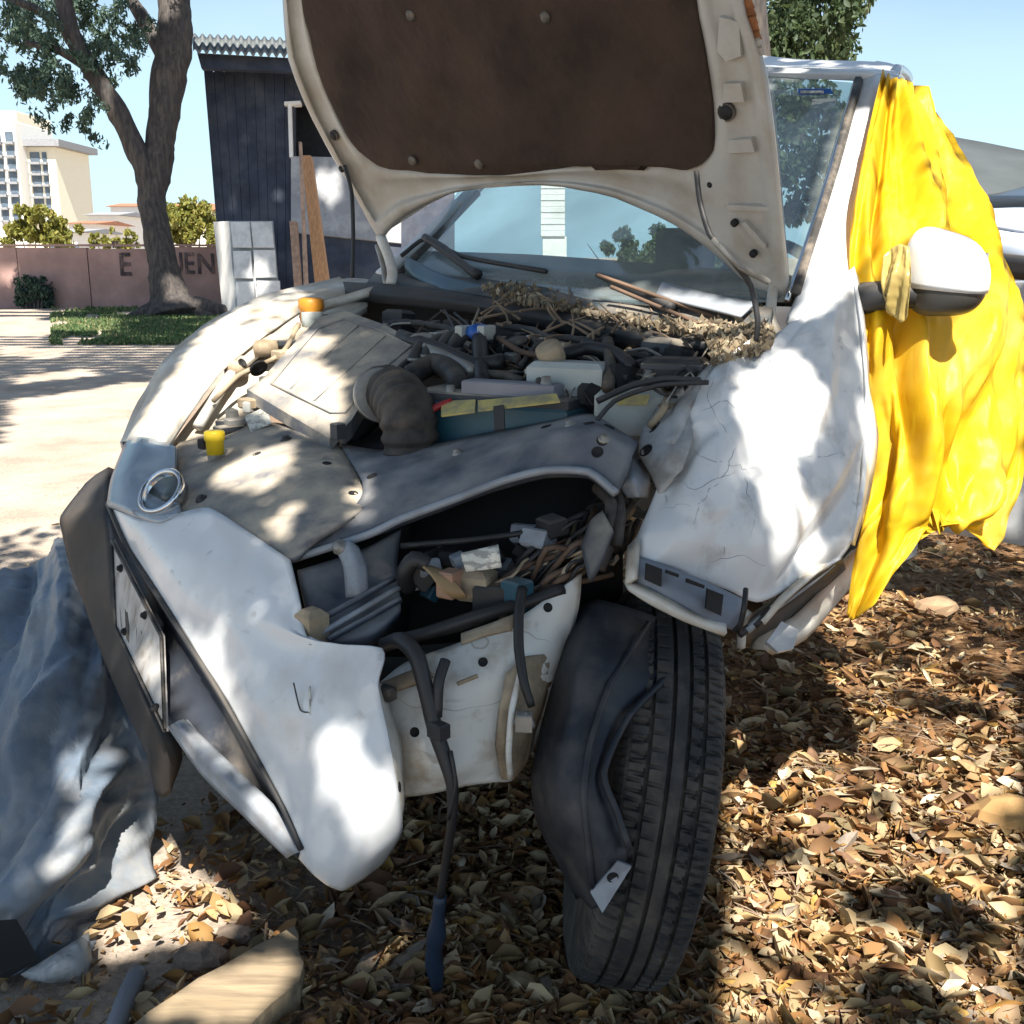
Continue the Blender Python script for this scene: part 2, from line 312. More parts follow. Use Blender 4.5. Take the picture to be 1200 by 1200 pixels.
def ground_mat(m):
    n = m.node_tree.nodes; L = m.node_tree.links; b = n['Principled BSDF']; b.inputs['Roughness'].default_value = .95; b.inputs['Specular IOR Level'].default_value = .15
    t = n.new('ShaderNodeTexCoord').outputs['Object']
    def nz(s, d=8): q = n.new('ShaderNodeTexNoise'); q.inputs['Scale'].default_value = s; q.inputs['Detail'].default_value = d; q.inputs['Roughness'].default_value = .65; L.new(t, q.inputs['Vector']); return q.outputs[0]
    def ramp(v, stops):
        r = n.new('ShaderNodeValToRGB'); e = r.color_ramp.elements
        while len(e) < len(stops): e.new(.5)
        for k, (p, c) in enumerate(stops): e[k].position = p; e[k].color = (*c, 1)
        L.new(v, r.inputs[0]); return r.outputs[0]
    sand = ramp(nz(1.3), [(.3, (.30, .24, .195)), (.5, (.41, .345, .285)), (.72, (.48, .42, .355))])
    soil = ramp(nz(30), [(.3, (.05, .028, .015)), (.5, (.16, .09, .045)), (.7, (.30, .19, .10))])
    sx = n.new('ShaderNodeSeparateXYZ'); L.new(t, sx.inputs[0])
    # soil under the trees on the right, bare sand to the left: border runs beside the car
    a = n.new('ShaderNodeMath'); a.operation = 'MULTIPLY'; a.inputs[1].default_value = .35; L.new(sx.outputs[1], a.inputs[0])
    s = n.new('ShaderNodeMath'); s.operation = 'ADD'; L.new(sx.outputs[0], s.inputs[0]); L.new(a.outputs[0], s.inputs[1])
    q = n.new('ShaderNodeMath'); q.operation = 'ADD'; L.new(s.outputs[0], q.inputs[0])
    w_ = n.new('ShaderNodeMath'); w_.operation = 'MULTIPLY'; w_.inputs[1].default_value = .9; L.new(nz(1.6), w_.inputs[0]); L.new(w_.outputs[0], q.inputs[1])
    r = n.new('ShaderNodeMapRange'); r.inputs[1].default_value = .5; r.inputs[2].default_value = 1.0; L.new(q.outputs[0], r.inputs[0])
    # farther than nine metres the bare yard returns
    r2 = n.new('ShaderNodeMapRange'); r2.inputs[1].default_value = 8; r2.inputs[2].default_value = 13; r2.inputs[3].default_value = 1; r2.inputs[4].default_value = 0; L.new(sx.outputs[1], r2.inputs[0])
    mm = n.new('ShaderNodeMath'); mm.operation = 'MULTIPLY'; L.new(r.outputs[0], mm.inputs[0]); L.new(r2.outputs[0], mm.inputs[1])
    x = n.new('ShaderNodeMixRGB'); L.new(mm.outputs[0], x.inputs[0]); L.new(sand, x.inputs[1]); L.new(soil, x.inputs[2])
    sp = ramp(nz(60), [(.4, (.8, .8, .8)), (.6, (1.12, 1.1, 1.08))]); mu = n.new('ShaderNodeMixRGB'); mu.blend_type = 'MULTIPLY'; mu.inputs[0].default_value = 1
    L.new(x.outputs[0], mu.inputs[1]); L.new(sp, mu.inputs[2]); L.new(mu.outputs[0], b.inputs['Base Color'])
    bp = n.new('ShaderNodeBump'); bp.inputs['Strength'].default_value = .6; bp.inputs['Distance'].default_value = .03; L.new(nz(28), bp.inputs['Height']); L.new(bp.outputs[0], b.inputs['Normal'])
ground_mat(GM)
mesh('ground', V, F, GM, smooth=True, fix=False, kind='structure')
# leaf sprays used by every crown and by the ground litter
def leafmat(name, cols, trans=.3, rough=.6):
    m = bpy.data.materials.new(name); m.use_nodes = True; n = m.node_tree.nodes; L = m.node_tree.links; b = n['Principled BSDF']; b.inputs['Roughness'].default_value = rough
    g = n.new('ShaderNodeNewGeometry'); r = n.new('ShaderNodeValToRGB'); e = r.color_ramp.elements
    while len(e) < len(cols): e.new(.5)
    for k, c in enumerate(cols): e[k].position = k/(len(cols)-1)*.96+.02; e[k].color = (*c, 1)
    L.new(g.outputs['Random Per Island'], r.inputs[0]); L.new(r.outputs[0], b.inputs['Base Color'])
    ts = n.new('ShaderNodeBsdfTranslucent'); L.new(r.outputs[0], ts.inputs[0]); ms = n.new('ShaderNodeMixShader'); ms.inputs[0].default_value = trans
    L.new(b.outputs[0], ms.inputs[1]); L.new(ts.outputs[0], ms.inputs[2]); L.new(ms.outputs[0], n['Material Output'].inputs[0]); MATS[name] = m; return m
DRY = leafmat('dry_leaf', [(.09, .04, .018), (.20, .095, .035), (.32, .165, .06), (.13, .07, .032), (.40, .26, .12), (.25, .18, .09), (.50, .39, .23), (.15, .115, .055), (.36, .19, .05), (.56, .47, .31), (.18, .09, .04)], .12, .75)
STRAW = leafmat('straw_debris', [(.10, .07, .045), (.22, .17, .11), (.36, .30, .20), (.14, .11, .08), (.46, .40, .29), (.30, .22, .13)], .1, .8)
GRN = leafmat('green_leaf', [(.030, .055, .022), (.05, .085, .03), (.075, .11, .04), (.04, .07, .035), (.10, .13, .05)], .35)
GRB = leafmat('blueish_leaf', [(.04, .085, .065), (.06, .11, .08), (.09, .14, .09), (.05, .09, .075)], .3)
SHD = leafmat('shade_leaf', [(.025, .045, .02), (.04, .07, .028), (.055, .085, .03)], .06)
YGR = leafmat('yellow_green_leaf', [(.16, .17, .03), (.24, .23, .04), (.12, .14, .03), (.30, .26, .06)], .3)
BARK = M('bark', (.045, .04, .04), .95, var=.35, vs=5, bump=.9, bs=9, stretch=(3, 3, .6), dirt=(.13, .11, .09), damt=.6, ds=4)
def leaf_arrays(pts, size, aspect=.45, tilt=1., rg=rng, curl=.25):
    """six-vertex curled leaves with random turns -> V, F arrays"""
    n = len(pts); pts = np.asarray(pts); size = size*(.6+.8*rg.random(n))
    az = rg.random(n)*2*np.pi; th = (rg.random(n)-.5)*np.pi*tilt; ro = (rg.random(n)-.5)*np.pi*tilt
    d = np.stack([np.cos(az)*np.cos(th), np.sin(az)*np.cos(th), np.sin(th)], 1)
    s0 = np.stack([-np.sin(az), np.cos(az), az*0], 1); u0 = np.cross(d, s0)
    s = s0*np.cos(ro)[:, None]+u0*np.sin(ro)[:, None]; u = np.cross(d, s)
    sz = size[:, None]; c = (curl*(rg.random(n)*1.6-.4))[:, None]
    A = pts-d*sz*.5; T = pts+d*sz*.5+u*sz*c*.3; mid = pts-u*sz*c*.25
    L1 = pts-d*sz*.12+s*sz*aspect*.5+u*sz*c*.6; R1 = pts-d*sz*.12-s*sz*aspect*.5+u*sz*c*.6
    L2 = pts+d*sz*.2+s*sz*aspect*.42+u*sz*c*.6; R2 = pts+d*sz*.2-s*sz*aspect*.42+u*sz*c*.6
    Vv = np.stack([A, L1, L2, T, R2, R1, mid], 1).reshape(-1, 3)
    f = np.array([[0, 1, 6], [1, 2, 6], [2, 3, 6], [3, 4, 6], [4, 5, 6], [5, 0, 6]])
    Ff = (f[None]+(np.arange(n)*7)[:, None, None]).reshape(-1, 3)
    return Vv, Ff
def leaf_mesh(name, pts, size, m, parent=None, loc=None, kind=None, **k):
    Vv, Ff = leaf_arrays(pts, size, **k); o0 = org(parent)+(loc if loc is not None else Vector()); Vv = Vv-np.array(o0)
    me = bpy.data.meshes.new(name); me.vertices.add(len(Vv)); me.vertices.foreach_set('co', Vv.ravel().astype(np.float32))
    me.loops.add(Ff.size); me.loops.foreach_set('vertex_index', Ff.ravel().astype(np.int32))
    me.polygons.add(len(Ff)); me.polygons.foreach_set('loop_start', np.arange(0, Ff.size, 3, dtype=np.int32)); me.update(calc_edges=True); me.validate()
    me.materials.append(m); o = bpy.data.objects.new(name, me); o.location = loc if loc is not None else (0, 0, 0)
    if kind: o['kind'] = kind
    return link(o, parent)
def clumps(cs, n, sig, rg=rng):
    cs = np.array([tuple(c) for c in cs]); k = rg.integers(0, len(cs), n)
    q = rg.normal(size=(n, 3)); q /= np.linalg.norm(q, axis=1)[:, None]; return cs[k]+q*(rg.random(n)**.5)[:, None]*sig*(.6+.8*rg.random(len(cs)))[k][:, None]
# ================================================================== BACKGROUND
WALLM = M('pink_wall_paint', (.42, .27, .24), .9, var=.18, vs=1.2, dirt=(.26, .17, .15), damt=.6, ds=.9, bump=.15, bs=12)
YD = 32.
def FW(px, py, d=YD): return P(px, py, d)
def upright(name, x0, x1, y0, z0, z1, th, m, parent=None, loc=None):
    V, F = box_geo(Vector(((x0+x1)/2, y0+th/2, (z0+z1)/2)), (Vector((1, 0, 0)), Vector((0, 1, 0)), UP), (x1-x0)/2, th/2, (z1-z0)/2, [], [], .02)
    return mesh(name, V, F, m, parent, loc)
wall = thing('boundary_wall', 'long low faded pink boundary wall with dark painted letters across the yard', 'wall', Vector((-14, 31, 0)))
for i in range(9):
    x0 = -22+i*2.0; zt = 1.66+.03*math.sin(i*2.3)
    upright('panel', x0+.012, x0+1.988, 31.0+.01*(i % 2), -.1, zt, .2, WALLM, wall)
for i in range(5): upright('coping', -22+i*3.6+.01, -22+i*3.6+3.59, 30.95, 1.7, 1.76, .3, WALLM, wall)
LETM = M('letter_paint', (.07, .055, .06), .9, var=.5, vs=3, dirt=(.35, .22, .2), damt=.7, ds=2.5)
def text(s, px, py, size, d, m, parent, squash=1.):
    c = bpy.data.curves.new('letters', 'FONT'); c.body = s; c.size = size; c.extrude = .01; c.offset = .012
    o = bpy.data.objects.new('letters', c); COL.objects.link(o); bpy.context.view_layer.update()
    me = bpy.data.meshes.new_from_object(o.evaluated_get(bpy.context.evaluated_depsgraph_get())); bpy.data.objects.remove(o)
    l = bpy.data.objects.new('letters', me); me.materials.clear(); me.materials.append(m); p = P(px, py, d); l.location = Vector((p.x, 30.985, p.z))-org(parent); l.rotation_euler = (math.pi/2, 0, 0); l.scale = (squash, 1, 1)
    return link(l, parent)
text('"', 149, 304, .7, 31.3, LETM, wall, .9); text('E', 155, 322, .9, 31.3, LETM, wall, .8); text('UE', 211, 320, .84, 31.3, LETM, wall, .75); text('N', 243, 320, .8, 31.3, LETM, wall, .9)
# --- big tree on the left
def limb(path, r0, r1, V, F, seg=10): tube_geo(path, [r0+(r1-r0)*i/(len(path)-1) for i in range(len(path))], seg, 6, 0, V, F, rough=.16)
TB = gnd(205, 362); TD = 26.
tree = thing('tree', 'large forked tree with dark rough trunk standing before the pink wall', 'tree', TB)
V, F = [], []; px = TD/FPX
tube_geo([(205, 372, TD), (200, 350, TD), (191, 310, TD), (182, 262, TD), (178, 232, TD), (184, 196, TD), (190, 150, TD), (196, 100, TD), (203, 62, TD), (205, 20, TD), (200, -50, TD), (195, -140, TD)], [r*px for r in (40, 23, 17, 16, 16, 17, 17, 20, 21, 20, 15, 10)], 12, 6, 0, V, F, rough=.14)
limb([(180, 225, TD), (166, 190, TD-.2), (140, 135, TD-.4), (108, 82, TD-.6), (84, 40, TD-.8), (70, -20, TD-1), (50, -90, TD-1.2)], 14*px, 8*px, V, F)
limb([(198, 70, TD), (178, 40, TD+.3), (160, 10, TD+.6), (130, -40, TD+1)], 12*px, 6*px, V, F)
limb([(108, 82, TD-.6), (70, 60, TD-1), (30, 50, TD-1.4)], 7*px, 3*px, V, F, 7)
limb([(84, 40, TD-.8), (40, 10, TD-1.2), (-20, -10, TD-1.6)], 6*px, 3*px, V, F, 7)
for k in range(5):
    a = 3*k; limb([(205, 355, TD), (205+(-34, -14, 12, 36, 52)[k], 366+(0, 6, 8, 4, -2)[k], TD-.3), (205+(-60, -24, 22, 64, 92)[k], 374, TD-.4)], 14*px, 3*px, V, F, 7)
mesh('trunk', V, F, BARK, tree, smooth=True)
cs = [P(x, y, TD+rng.uniform(-1.6, 1.2)) for x, y in [(5,20),(20,70),(45,95),(70,60),(95,105),(20,5),(50,25),(80,15),(110,40),(100,5),(135,15),(5,90),(125,62),(60,118),(80,122),(15,45),(140,45),(-20,30),(-30,80),(40,-30),(90,-35),(150,-20),(10,-40),(190,-90),(220,-120),(130,-80),(60,-90),(42,80),(30,40),(65,88),(-40,-30),(95,75)]]
cs2 = []
for c in cs:
    for k in range(5):
        o = Vector((random.gauss(0, .35), random.gauss(0, .3), random.gauss(0, .3))); cs2 += [c+o+Vector((.09*j*math.cos(k*2.1), 0, -.075*j)) for j in range(5)]
leaf_mesh('crown', clumps(cs2, 15000, .17), .14, GRB, tree, aspect=.3)
def bush(px_, py_, rx, ry, d, m, n, label, cat='bush', name='bush', sz=.2, grp=None):
    b = P(px_, py_+ry, d); b.z = 0; t = thing(name, label, cat, b, grp); r = rx*d/FPX; h = ry*d/FPX; c = P(px_, py_, d)
    V, F = [], []
    for k in range(5): tube_geo([b+Vector((.1*(k-2), 0, -.05)), (b+c)/2+Vector((.25*r*(k-2), 0, 0)), c+Vector((.4*r*(k-2), .1*k, .5*h))], [.06, .04, .015], 5, 3, 0, V, F)
    mesh('stem', V, F, BARK, t)
    cs = []
    for _ in range(46):
        a, q_ = rng.random()*2*np.pi, rng.random()**.5; x_ = q_*math.cos(a); cs.append(c+Vector((x_*r, rng.normal()*r*.3, (-1+rng.random()*(1+math.sqrt(max(0, 1-x_*x_))))*h)))
    leaf_mesh('foliage', clumps(cs, n*2, .30*min(r, h)), sz*.75, m, t); return t
bush(40, 338, 20, 18, 30, GRB, 2200, 'dark green rounded bush growing against the pink wall', sz=.14)
bush(40, 268, 46, 22, 60, YGR, 2600, 'yellowish green bush mass rising behind the wall beneath the tower blocks', sz=.45)
bush(222, 262, 34, 26, 45, YGR, 3000, 'bright yellow green bush behind the wall between tree trunk and shed', sz=.28)
bush(135, 280, 30, 10, 55, YGR, 900, 'low sparse shrub behind the wall left of the tree trunk', sz=.3)
# --- far houses and tower blocks
CREAM = M('cream_render', (.82, .80, .74), .8, var=.06); OCHRE = M('ochre_render', (.80, .75, .60), .8, var=.06); WHITER = M('white_render', (.78, .76, .72), .8, var=.05)
WIN = M('window_glass', (.10, .13, .17), .15, var=.3, vs=1); SLABM = M('grey_concrete', (.24, .25, .27), .9); TILE = M('red_roof', (.32, .14, .08), .9, var=.3)
DB = 150.
def hz(py, d): return H+((600-py)/FPX*CP-SP)*d/(CP+(600-py)/FPX*SP)*1.0
def tower(px0, px1, pyt, d, wm, label, cols, rows, dep=12, cap=None):
    k = d/FPX*CP; x0, x1 = (px0-600)*k, (px1-600)*k; zt = hz(pyt, d); t = thing('apartment_block', label, 'building', Vector(((x0+x1)/2, d, 0)))
    upright('wall', x0, x1, d, -1, zt, dep, wm, t)
    if cap: upright('roof_slab', x0-1.1, x1+1.1, d-1.2, zt, zt+.9, dep+2, cap, t)
    wme = None
    for py in rows:
        for cx0, cx1 in cols:
            X0, X1 = (cx0-600)*k, (cx1-600)*k; z = hz(py, d)
            if wme is None or True:
                o = upright('window', X0, X1, d-.12, z-.62, z+.62, .3, WIN, t)
            s = upright('sill', X0-.15, X1+.15, d-.7, z-1.0, z-.68, .8, SLABM, o)
    return t
tower(-14, 33, 142, DB, CREAM, 'cream tower block at the far left edge with sunlit plain front', [(8, 16), (21, 30)], [160, 176, 192, 207, 222, 237, 252])
tower(-10, 36, 130, DB+16, OCHRE, 'ochre lift tower rising behind the cream tower block', [(2, 8)], [139])
tower(44, 76, 172, DB+3, OCHRE, 'narrow ochre tower block with overhanging grey roof slab and stacked balconies', [(47, 58), (61, 66)], [184, 197, 210, 224, 238, 252], cap=SLABM)
def house(px0, px1, pyt, d, rm, label, dep=9, win=2):
    k = d/FPX*CP; x0, x1 = (px0-600)*k, (px1-600)*k; zt = hz(pyt, d); t = thing('house', label, 'house', Vector(((x0+x1)/2, d, 0)))
    upright('wall', x0, x1, d, -1, zt, dep, WHITER, t)
    rz = .28*(x1-x0); o = .5
    V = [Vector(q) for q in ((x0-o, d-o, zt), (x1+o, d-o, zt), (x1+o, d+dep+o, zt), (x0-o, d+dep+o, zt), (x0-o, d+dep/2, zt+rz*.6), (x1+o, d+dep/2, zt+rz*.6))]
    mesh('roof', V, [(0, 1, 5, 4), (2, 3, 4, 5), (0, 4, 3), (1, 2, 5), (0, 3, 2, 1)], rm, t)
    for i in range(win):
        X = x0+(x1-x0)*(i+.5)/win; upright('window', X-.55, X+.55, d-.08, zt-2.1, zt-.9, .2, WIN, t)
house(84, 112, 262, 95, TILE, 'white house with low red roof beyond the pink wall, below the tower'); house(108, 140, 252, 110, SLABM, 'white house with grey roof in the middle of the far hillside row')
house(134, 168, 242, 120, TILE, 'tall white house with red roof just left of the tree trunk'); house(60, 92, 272, 80, SLABM, 'low white house with grey roof above the wall at left'); house(196, 250, 246, 130, TILE, 'distant white house behind the yellow green bush')
hs = thing('house', 'white louvred house wall seen through the windscreen', 'house', Vector((1.6, 40, 0)))
for k in range(9): slab('louvre', [(634, 214+k*7, 40+.04*(k % 2)), (662, 214+k*7, 40+.04*(k % 2)), (662, 220.5+k*7, 40+.04*(k % 2)), (634, 220.5+k*7, 40+.04*(k % 2))], .2, WHITER, hs)
slab('wall', [(636, 277, 40.1), (664, 277, 40.1), (664, 338, 40.1), (636, 338, 40.1)], .3, WHITER, hs)
bush(760, 300, 90, 28, 45, GRN, 4200, 'green hedge in the distance behind the car, seen through the windscreen', sz=.3)
# --- ground cover by the tree
GR = leafmat('grass_blade', [(.05, .11, .035), (.08, .16, .05), (.13, .19, .07), (.28, .26, .13)], .3)
gp = [];
while len(gp) < 9000:
    x = random.uniform(60, 262); y = random.uniform(360, 402)
    if mn.noise(Vector((x*.03, y*.12, 1))) > -.15-(.4 if 120 < x < 250 and y > 368 else 0): gp.append(tuple(gnd(x, y, .04)))
leaf_mesh('grass', gp, .13, GR, kind='stuff', aspect=.22)
# --- shed
SD = 27.5
SHM = M('dark_blue_boards', (.022, .030, .052), .75, var=.35, vs=1.5, dirt=(.10, .11, .13), damt=.45, ds=1.3); PLM = M('grey_plaster', (.26, .27, .29), .9, var=.15, vs=1.5, dirt=(.5, .5, .5), damt=.6, ds=2)
ROOFM = M('fibre_cement', (.13, .145, .15), .9, var=.3, vs=3); WOOD = M('raw_timber', (.36, .20, .10), .8, var=.25, vs=9, stretch=(3, 3, .5)); WOOD2 = M('grey_timber', (.30, .21, .16), .85, var=.3, vs=9)
shed = thing('shed', 'dark blue boarded shed with corrugated roof and black doorway behind the raised hood', 'shed', gnd(320, 360))
B0 = SD
for i in range(9):   # wide vertical boards
    a0, a1 = i/9, (i+1)/9
    def sx(a, y): return (238+(y-75)*.088)+a*(345-238-(y-75)*.088)
    slab('board', [(sx(a0, 78)+.25, 78, B0), (sx(a1, 86)-.25, 84, B0), (sx(a1, 345)-.25, 366, B0), (sx(a0, 345)+.25, 364, B0)], .25+.03*(i % 2), SHM, shed)
slab('plaster_panel', [(341, 183, B0-.1), (470, 186, B0-.1), (470, 285, B0-.1), (341, 272, B0-.1)], .3, PLM, shed)
slab('lower_wall', [(346, 273, B0), (532, 288, B0), (532, 372, B0), (346, 368, B0)], .3, SHM, shed)
slab('doorway', [(338, 116, B0+.9), (470, 116, B0+.9), (470, 190, B0+.9), (338, 190, B0+.9)], .1, DARK, shed)  # black panel painted as the unlit inside of the doorway
slab('upper_wall', [(345, 84, B0), (532, 90, B0), (532, 121, B0), (345, 119, B0)], .3, SHM, shed)
slab('wall_end', [(470, 121, B0+.05), (532, 121, B0+.05), (532, 290, B0+.05), (470, 290, B0+.05)], .3, SHM, shed)
slab('door_frame', [(337, 119, B0-.12), (341, 119, B0-.12), (343, 184, B0-.12), (339, 184, B0-.12)], .2, WHITER, shed); slab('lintel', [(333, 119, B0-.14), (352, 118, B0-.14), (352, 122, B0-.14), (333, 123, B0-.14)], .2, WHITER, shed)
slab('fascia', [(231, 62, B0-1), (560, 80, B0-1), (560, 92, B0-1), (236, 80, B0-1)], .15, SHM, shed)
V, F = [], []; n = 420
for i in range(n+1):
    u = i/n; x = 226+u*345; y = 47+u*15
    for (dy, d) in ((9, B0-1.35), (-1, B0+1), (-6, B0+4)):
        p = P(x, y+dy, d); p.z += .055*math.sin(u*2*math.pi*38); V.append(p)
m0 = len(V); V += [v-Vector((0, 0, .09)) for v in V]
for i in range(n):
    for j in range(2): a = i*3+j; F += [(a, a+1, a+4, a+3), (m0+a, m0+a+3, m0+a+4, m0+a+1)]
    a = i*3; F += [(a, a+3, m0+a+3, m0+a), (a+2, m0+a+2, m0+a+5, a+5)]
mesh('roof', V, F, ROOFM, shed, smooth=True)
def post(label, pts, d, m, th=.3):
    c = P(pts[2][0], pts[2][1], d); c.z = 0; t = slab('wooden_post', [(x, y, d) for x, y in pts], th, m, None, loc=c); return tag(t, label, 'post', 'timbers leaning at the shed')
post('broad orange brown plank leaning upright before the grey plaster', [(353, 182), (364, 182), (386, 340), (370, 342)], 24, WOOD); post('thin pale pole standing left of the broad orange plank', [(350, 166), (353, 166), (361, 340), (356, 340)], 23.6, WOOD2, .1); post('short stubby post left of the thin pale pole', [(339, 259), (347, 259), (353, 342), (345, 342)], 24.2, WOOD2, .2)
# --- pallet-sized metal lockers
LOCK = M('white_sheet_metal', (.58, .60, .60), .5, var=.1, dirt=(.22, .23, .24), damt=.6, ds=1.6); LOCK2 = M('grey_sheet_metal', (.30, .34, .36), .5, var=.15, dirt=(.5, .5, .5), damt=.5, ds=2)
lk = thing('metal_cabinet', 'scratched white and grey metal cabinet standing at the shed corner', 'cabinet', gnd(290, 366)); LD = 25.
slab('side_panel', [(250, 260, LD+.9), (268, 259, LD), (276, 364, LD), (261, 366, LD+.9)], .05, WHITER, lk)
slab('body', [(268, 259, LD), (320, 259, LD+.3), (329, 358, LD+.3), (276, 364, LD)], 1.0, LOCK2, lk)
for (a, b, c, dd) in ((270, 292, 260, 290), (294, 318, 260, 290), (272, 293, 294, 326), (296, 321, 293, 325), (275, 296, 330, 360), (299, 326, 329, 357)):
    s = (c-259)*.08; slab('door_panel', [(a+s*.3, c, LD-.06), (b+s*.3, c, LD-.06), (b+3, dd, LD-.06), (a+3, dd, LD-.06)], .05, LOCK if (a+c) % 3 else LOCK2, lk)
# --- tree behind the car on the right, parked car, dark canopy
t2b = gnd(930, 345); t2 = thing('tree', 'leafy green tree whose crown shows above the white roof, right of the hood', 'tree', Vector((3.2, 15.5, 0)))
V, F = [], []; tube_geo([Vector((3.2, 15.5, -.1)), Vector((3.25, 15.5, 2.5)), (862, 60, 16.2), (880, -60, 16.2)], [.3, .24, .2, .1], 9, 5, 0, V, F, rough=.1)
for q in ((985, 20, 15.4), (900, 30, 15.6), (960, -30, 16), (880, -40, 16)): tube_geo([(862, 70, 16.2), ((862+q[0])/2, (60+q[1])/2+4, 16), q], [.09, .05, .02], 6, 4, 0, V, F)
mesh('trunk', V, F, BARK, t2, smooth=True)
cs = [P(x, y, 15.6+rng.uniform(-1, 1)) for x, y in [(905,20),(930,10),(955,25),(975,40),(990,20),(915,50),(940,55),(968,62),(985,60),(900,70),(925,72),(955,75),(870,30),(850,10),(910,110),(935,130),(960,120),(985,140),(930,165),(955,190),(975,170),(920,200),(950,225),(900,150),(890,190),(965,245),(930,250),(1000,-5),(960,-20),(920,-30),(880,-30),(1010,-40),(950,-80),(900,-90),(860,-70),(990,-70),(930,35),(890,50)]]
leaf_mesh('crown', clumps(cs, 14000, .32), .11, GRN, t2)
CANM = M('dark_grey_awning', (.055, .065, .07), .85, var=.2, vs=2); SILV = M('silver_blue_paint', (.42, .47, .56), .3, var=.05, dust=TAN, dustamt=.2)
aw = thing('awning', 'dark grey sloping awning beyond the yellow sheet at the right', 'awning', gnd(1230, 380))
sheet('canopy', [[(1040, 150, 10.2), (1110, 159, 10.), (1205, 177, 9.6), (1330, 205, 9.2)], [(1040, 200, 8.6), (1110, 208, 8.5), (1205, 226, 8.3), (1330, 250, 8.)], [(1040, 236, 8.4), (1110, 240, 8.3), (1205, 246, 8.1), (1330, 262, 7.9)]], CANM, aw, 4, 4, .03, .03, 1.5)
for x, d in ((1050, 10), (1320, 9.1)):
    tp = P(x, 190, d); tube('pole', [tp, Vector((tp.x, tp.y, 0))], .04, CANM, aw, sub=1)
pc = thing('parked_car', 'silver blue car parked under the dark awning at the right edge', 'car', gnd(1240, 385))
sheet('hood', [[(1080, 244, 8.1), (1160, 244, 7.6), (1200, 243, 7.3), (1290, 246, 7.)], [(1080, 250, 7.3), (1160, 252, 6.8), (1200, 254, 6.6), (1290, 258, 6.3)], [(1080, 262, 7.), (1160, 264, 6.6), (1200, 270, 6.4), (1290, 278, 6.1)]], SILV, pc, 4, 3, .02)
sheet('bumper', [[(1085, 263, 7.02), (1160, 266, 6.62), (1205, 272, 6.4), (1290, 280, 6.1)], [(1090, 284, 6.95), (1165, 288, 6.5), (1205, 294, 6.3), (1290, 304, 6.)], [(1095, 340, 7.1), (1168, 347, 6.6), (1205, 352, 6.4), (1290, 362, 6.1)]], SILV, pc, 4, 4, .02)
sheet('grille', [[(1100, 292, 6.8), (1165, 296, 6.42), (1290, 312, 5.92)], [(1102, 318, 6.84), (1168, 324, 6.45), (1290, 342, 5.95)]], BLACK, pc, 3, 3, .02)
sheet('cabin', [[(1095, 205, 9.6), (1200, 205, 9.2), (1300, 208, 8.9)], [(1085, 243, 8.2), (1200, 243, 7.4), (1300, 245, 7.)]], M('tinted_glass', (.015, .018, .02), .1), pc, 3, 3, .02)
for q in ((1110, 345, 7.), (1275, 372, 6.2)):
    c = P(*q); c.z = .32; lathe('wheel', c, Vector((.9, .4, 0)), [(.1, -.1), (.32, -.1), (.34, 0), (.32, .1), (.1, .1)], RUBBER, pc)
def _hv(i, j, s): return math.fmod(abs(math.sin(i*127.1+j*311.7+s*74.7)*43758.5453), 1.0)
def facet(u, v, s=0):   # flat triangular facets with straight creases between them
    u, v = u+.35*v, v+.2*u
    i, j = math.floor(u), math.floor(v); fu, fv = u-i, v-j
    a, b, c, d = _hv(i, j, s), _hv(i+1, j, s), _hv(i, j+1, s), _hv(i+1, j+1, s)
    if fu+fv < 1: return a+(b-a)*fu+(c-a)*fv-.5
    return d+(c-d)*(1-fu)+(b-d)*(1-fv)-.5
DEFER = []
def hole(px, py, r, parent, m=None, bolt=False, name=None): DEFER.append((px, py, r, parent, m, bolt, name))
def run_deferred():
    bpy.context.view_layer.update(); dg = bpy.context.evaluated_depsgraph_get(); jobs = []
    for (px, py, r, parent, m, bolt, name) in DEFER:
        hit, loc, nrm, idx, ob, _ = SC.ray_cast(dg, CAM, ray(px, py).normalized())
        if hit: jobs.append((loc.copy(), nrm.copy() if nrm.dot(CAM-loc) > 0 else -nrm, r, parent, m, bolt, name))
    for (c, n, r, parent, m, bolt, name) in jobs:
        if bolt: lathe(name or 'bolt', c, n, [(r*1.5, -.006), (r*1.5, .002), (r, .0025), (r*.95, .008), (r*.5, .0095)], m or METAL, parent, 10)
        else: lathe(name or 'hole', c, n, [(r*1.25, -.004), (r*1.25, .0012), (r, .0014), (r*.96, .0002)], m or DARK, parent, 14)  # a hole is a dark disc, coloured for the shade inside it
# ================================================================== THE DAMAGED CAR
C_ = thing('damaged_car', 'crashed white car with raised hood, torn bumper and crumpled front corner', 'car', CO)
# ---- hood, hinged open
HTH = math.radians(62); HN = (BK*math.sin(HTH)+UP*math.cos(HTH)).normalized(); HP = CO+BK*.5+UP*1.37
def HQ(px, py, o=0.): return plane(px, py, HP-HN*o, HN)   # o: out of the hood's inner face towards the engine
Oo = [(315,-420),(322,-180),(331,0),(338,70),(366,140),(402,205),(443,280),(455,272),(476,252),(530,227),(600,217),(660,219),(720,232),(790,264),(845,304),(892,348),(922,352),(924,318),(914,222),(899,92),(885,42),(872,0),(852,-180),(836,-420)]
Ii = [(345,-400),(352,-180),(356,0),(367,58),(385,112),(405,156),(426,184),(436,191),(452,197),(530,203),(590,204),(650,197),(705,192),(760,193),(796,198),(820,194),(832,184),(836,165),(834,128),(828,84),(822,42),(814,0),(804,-180),(790,-400)]
def mixp(a, b, t): return (a[0]+(b[0]-a[0])*t, a[1]+(b[1]-a[1])*t)
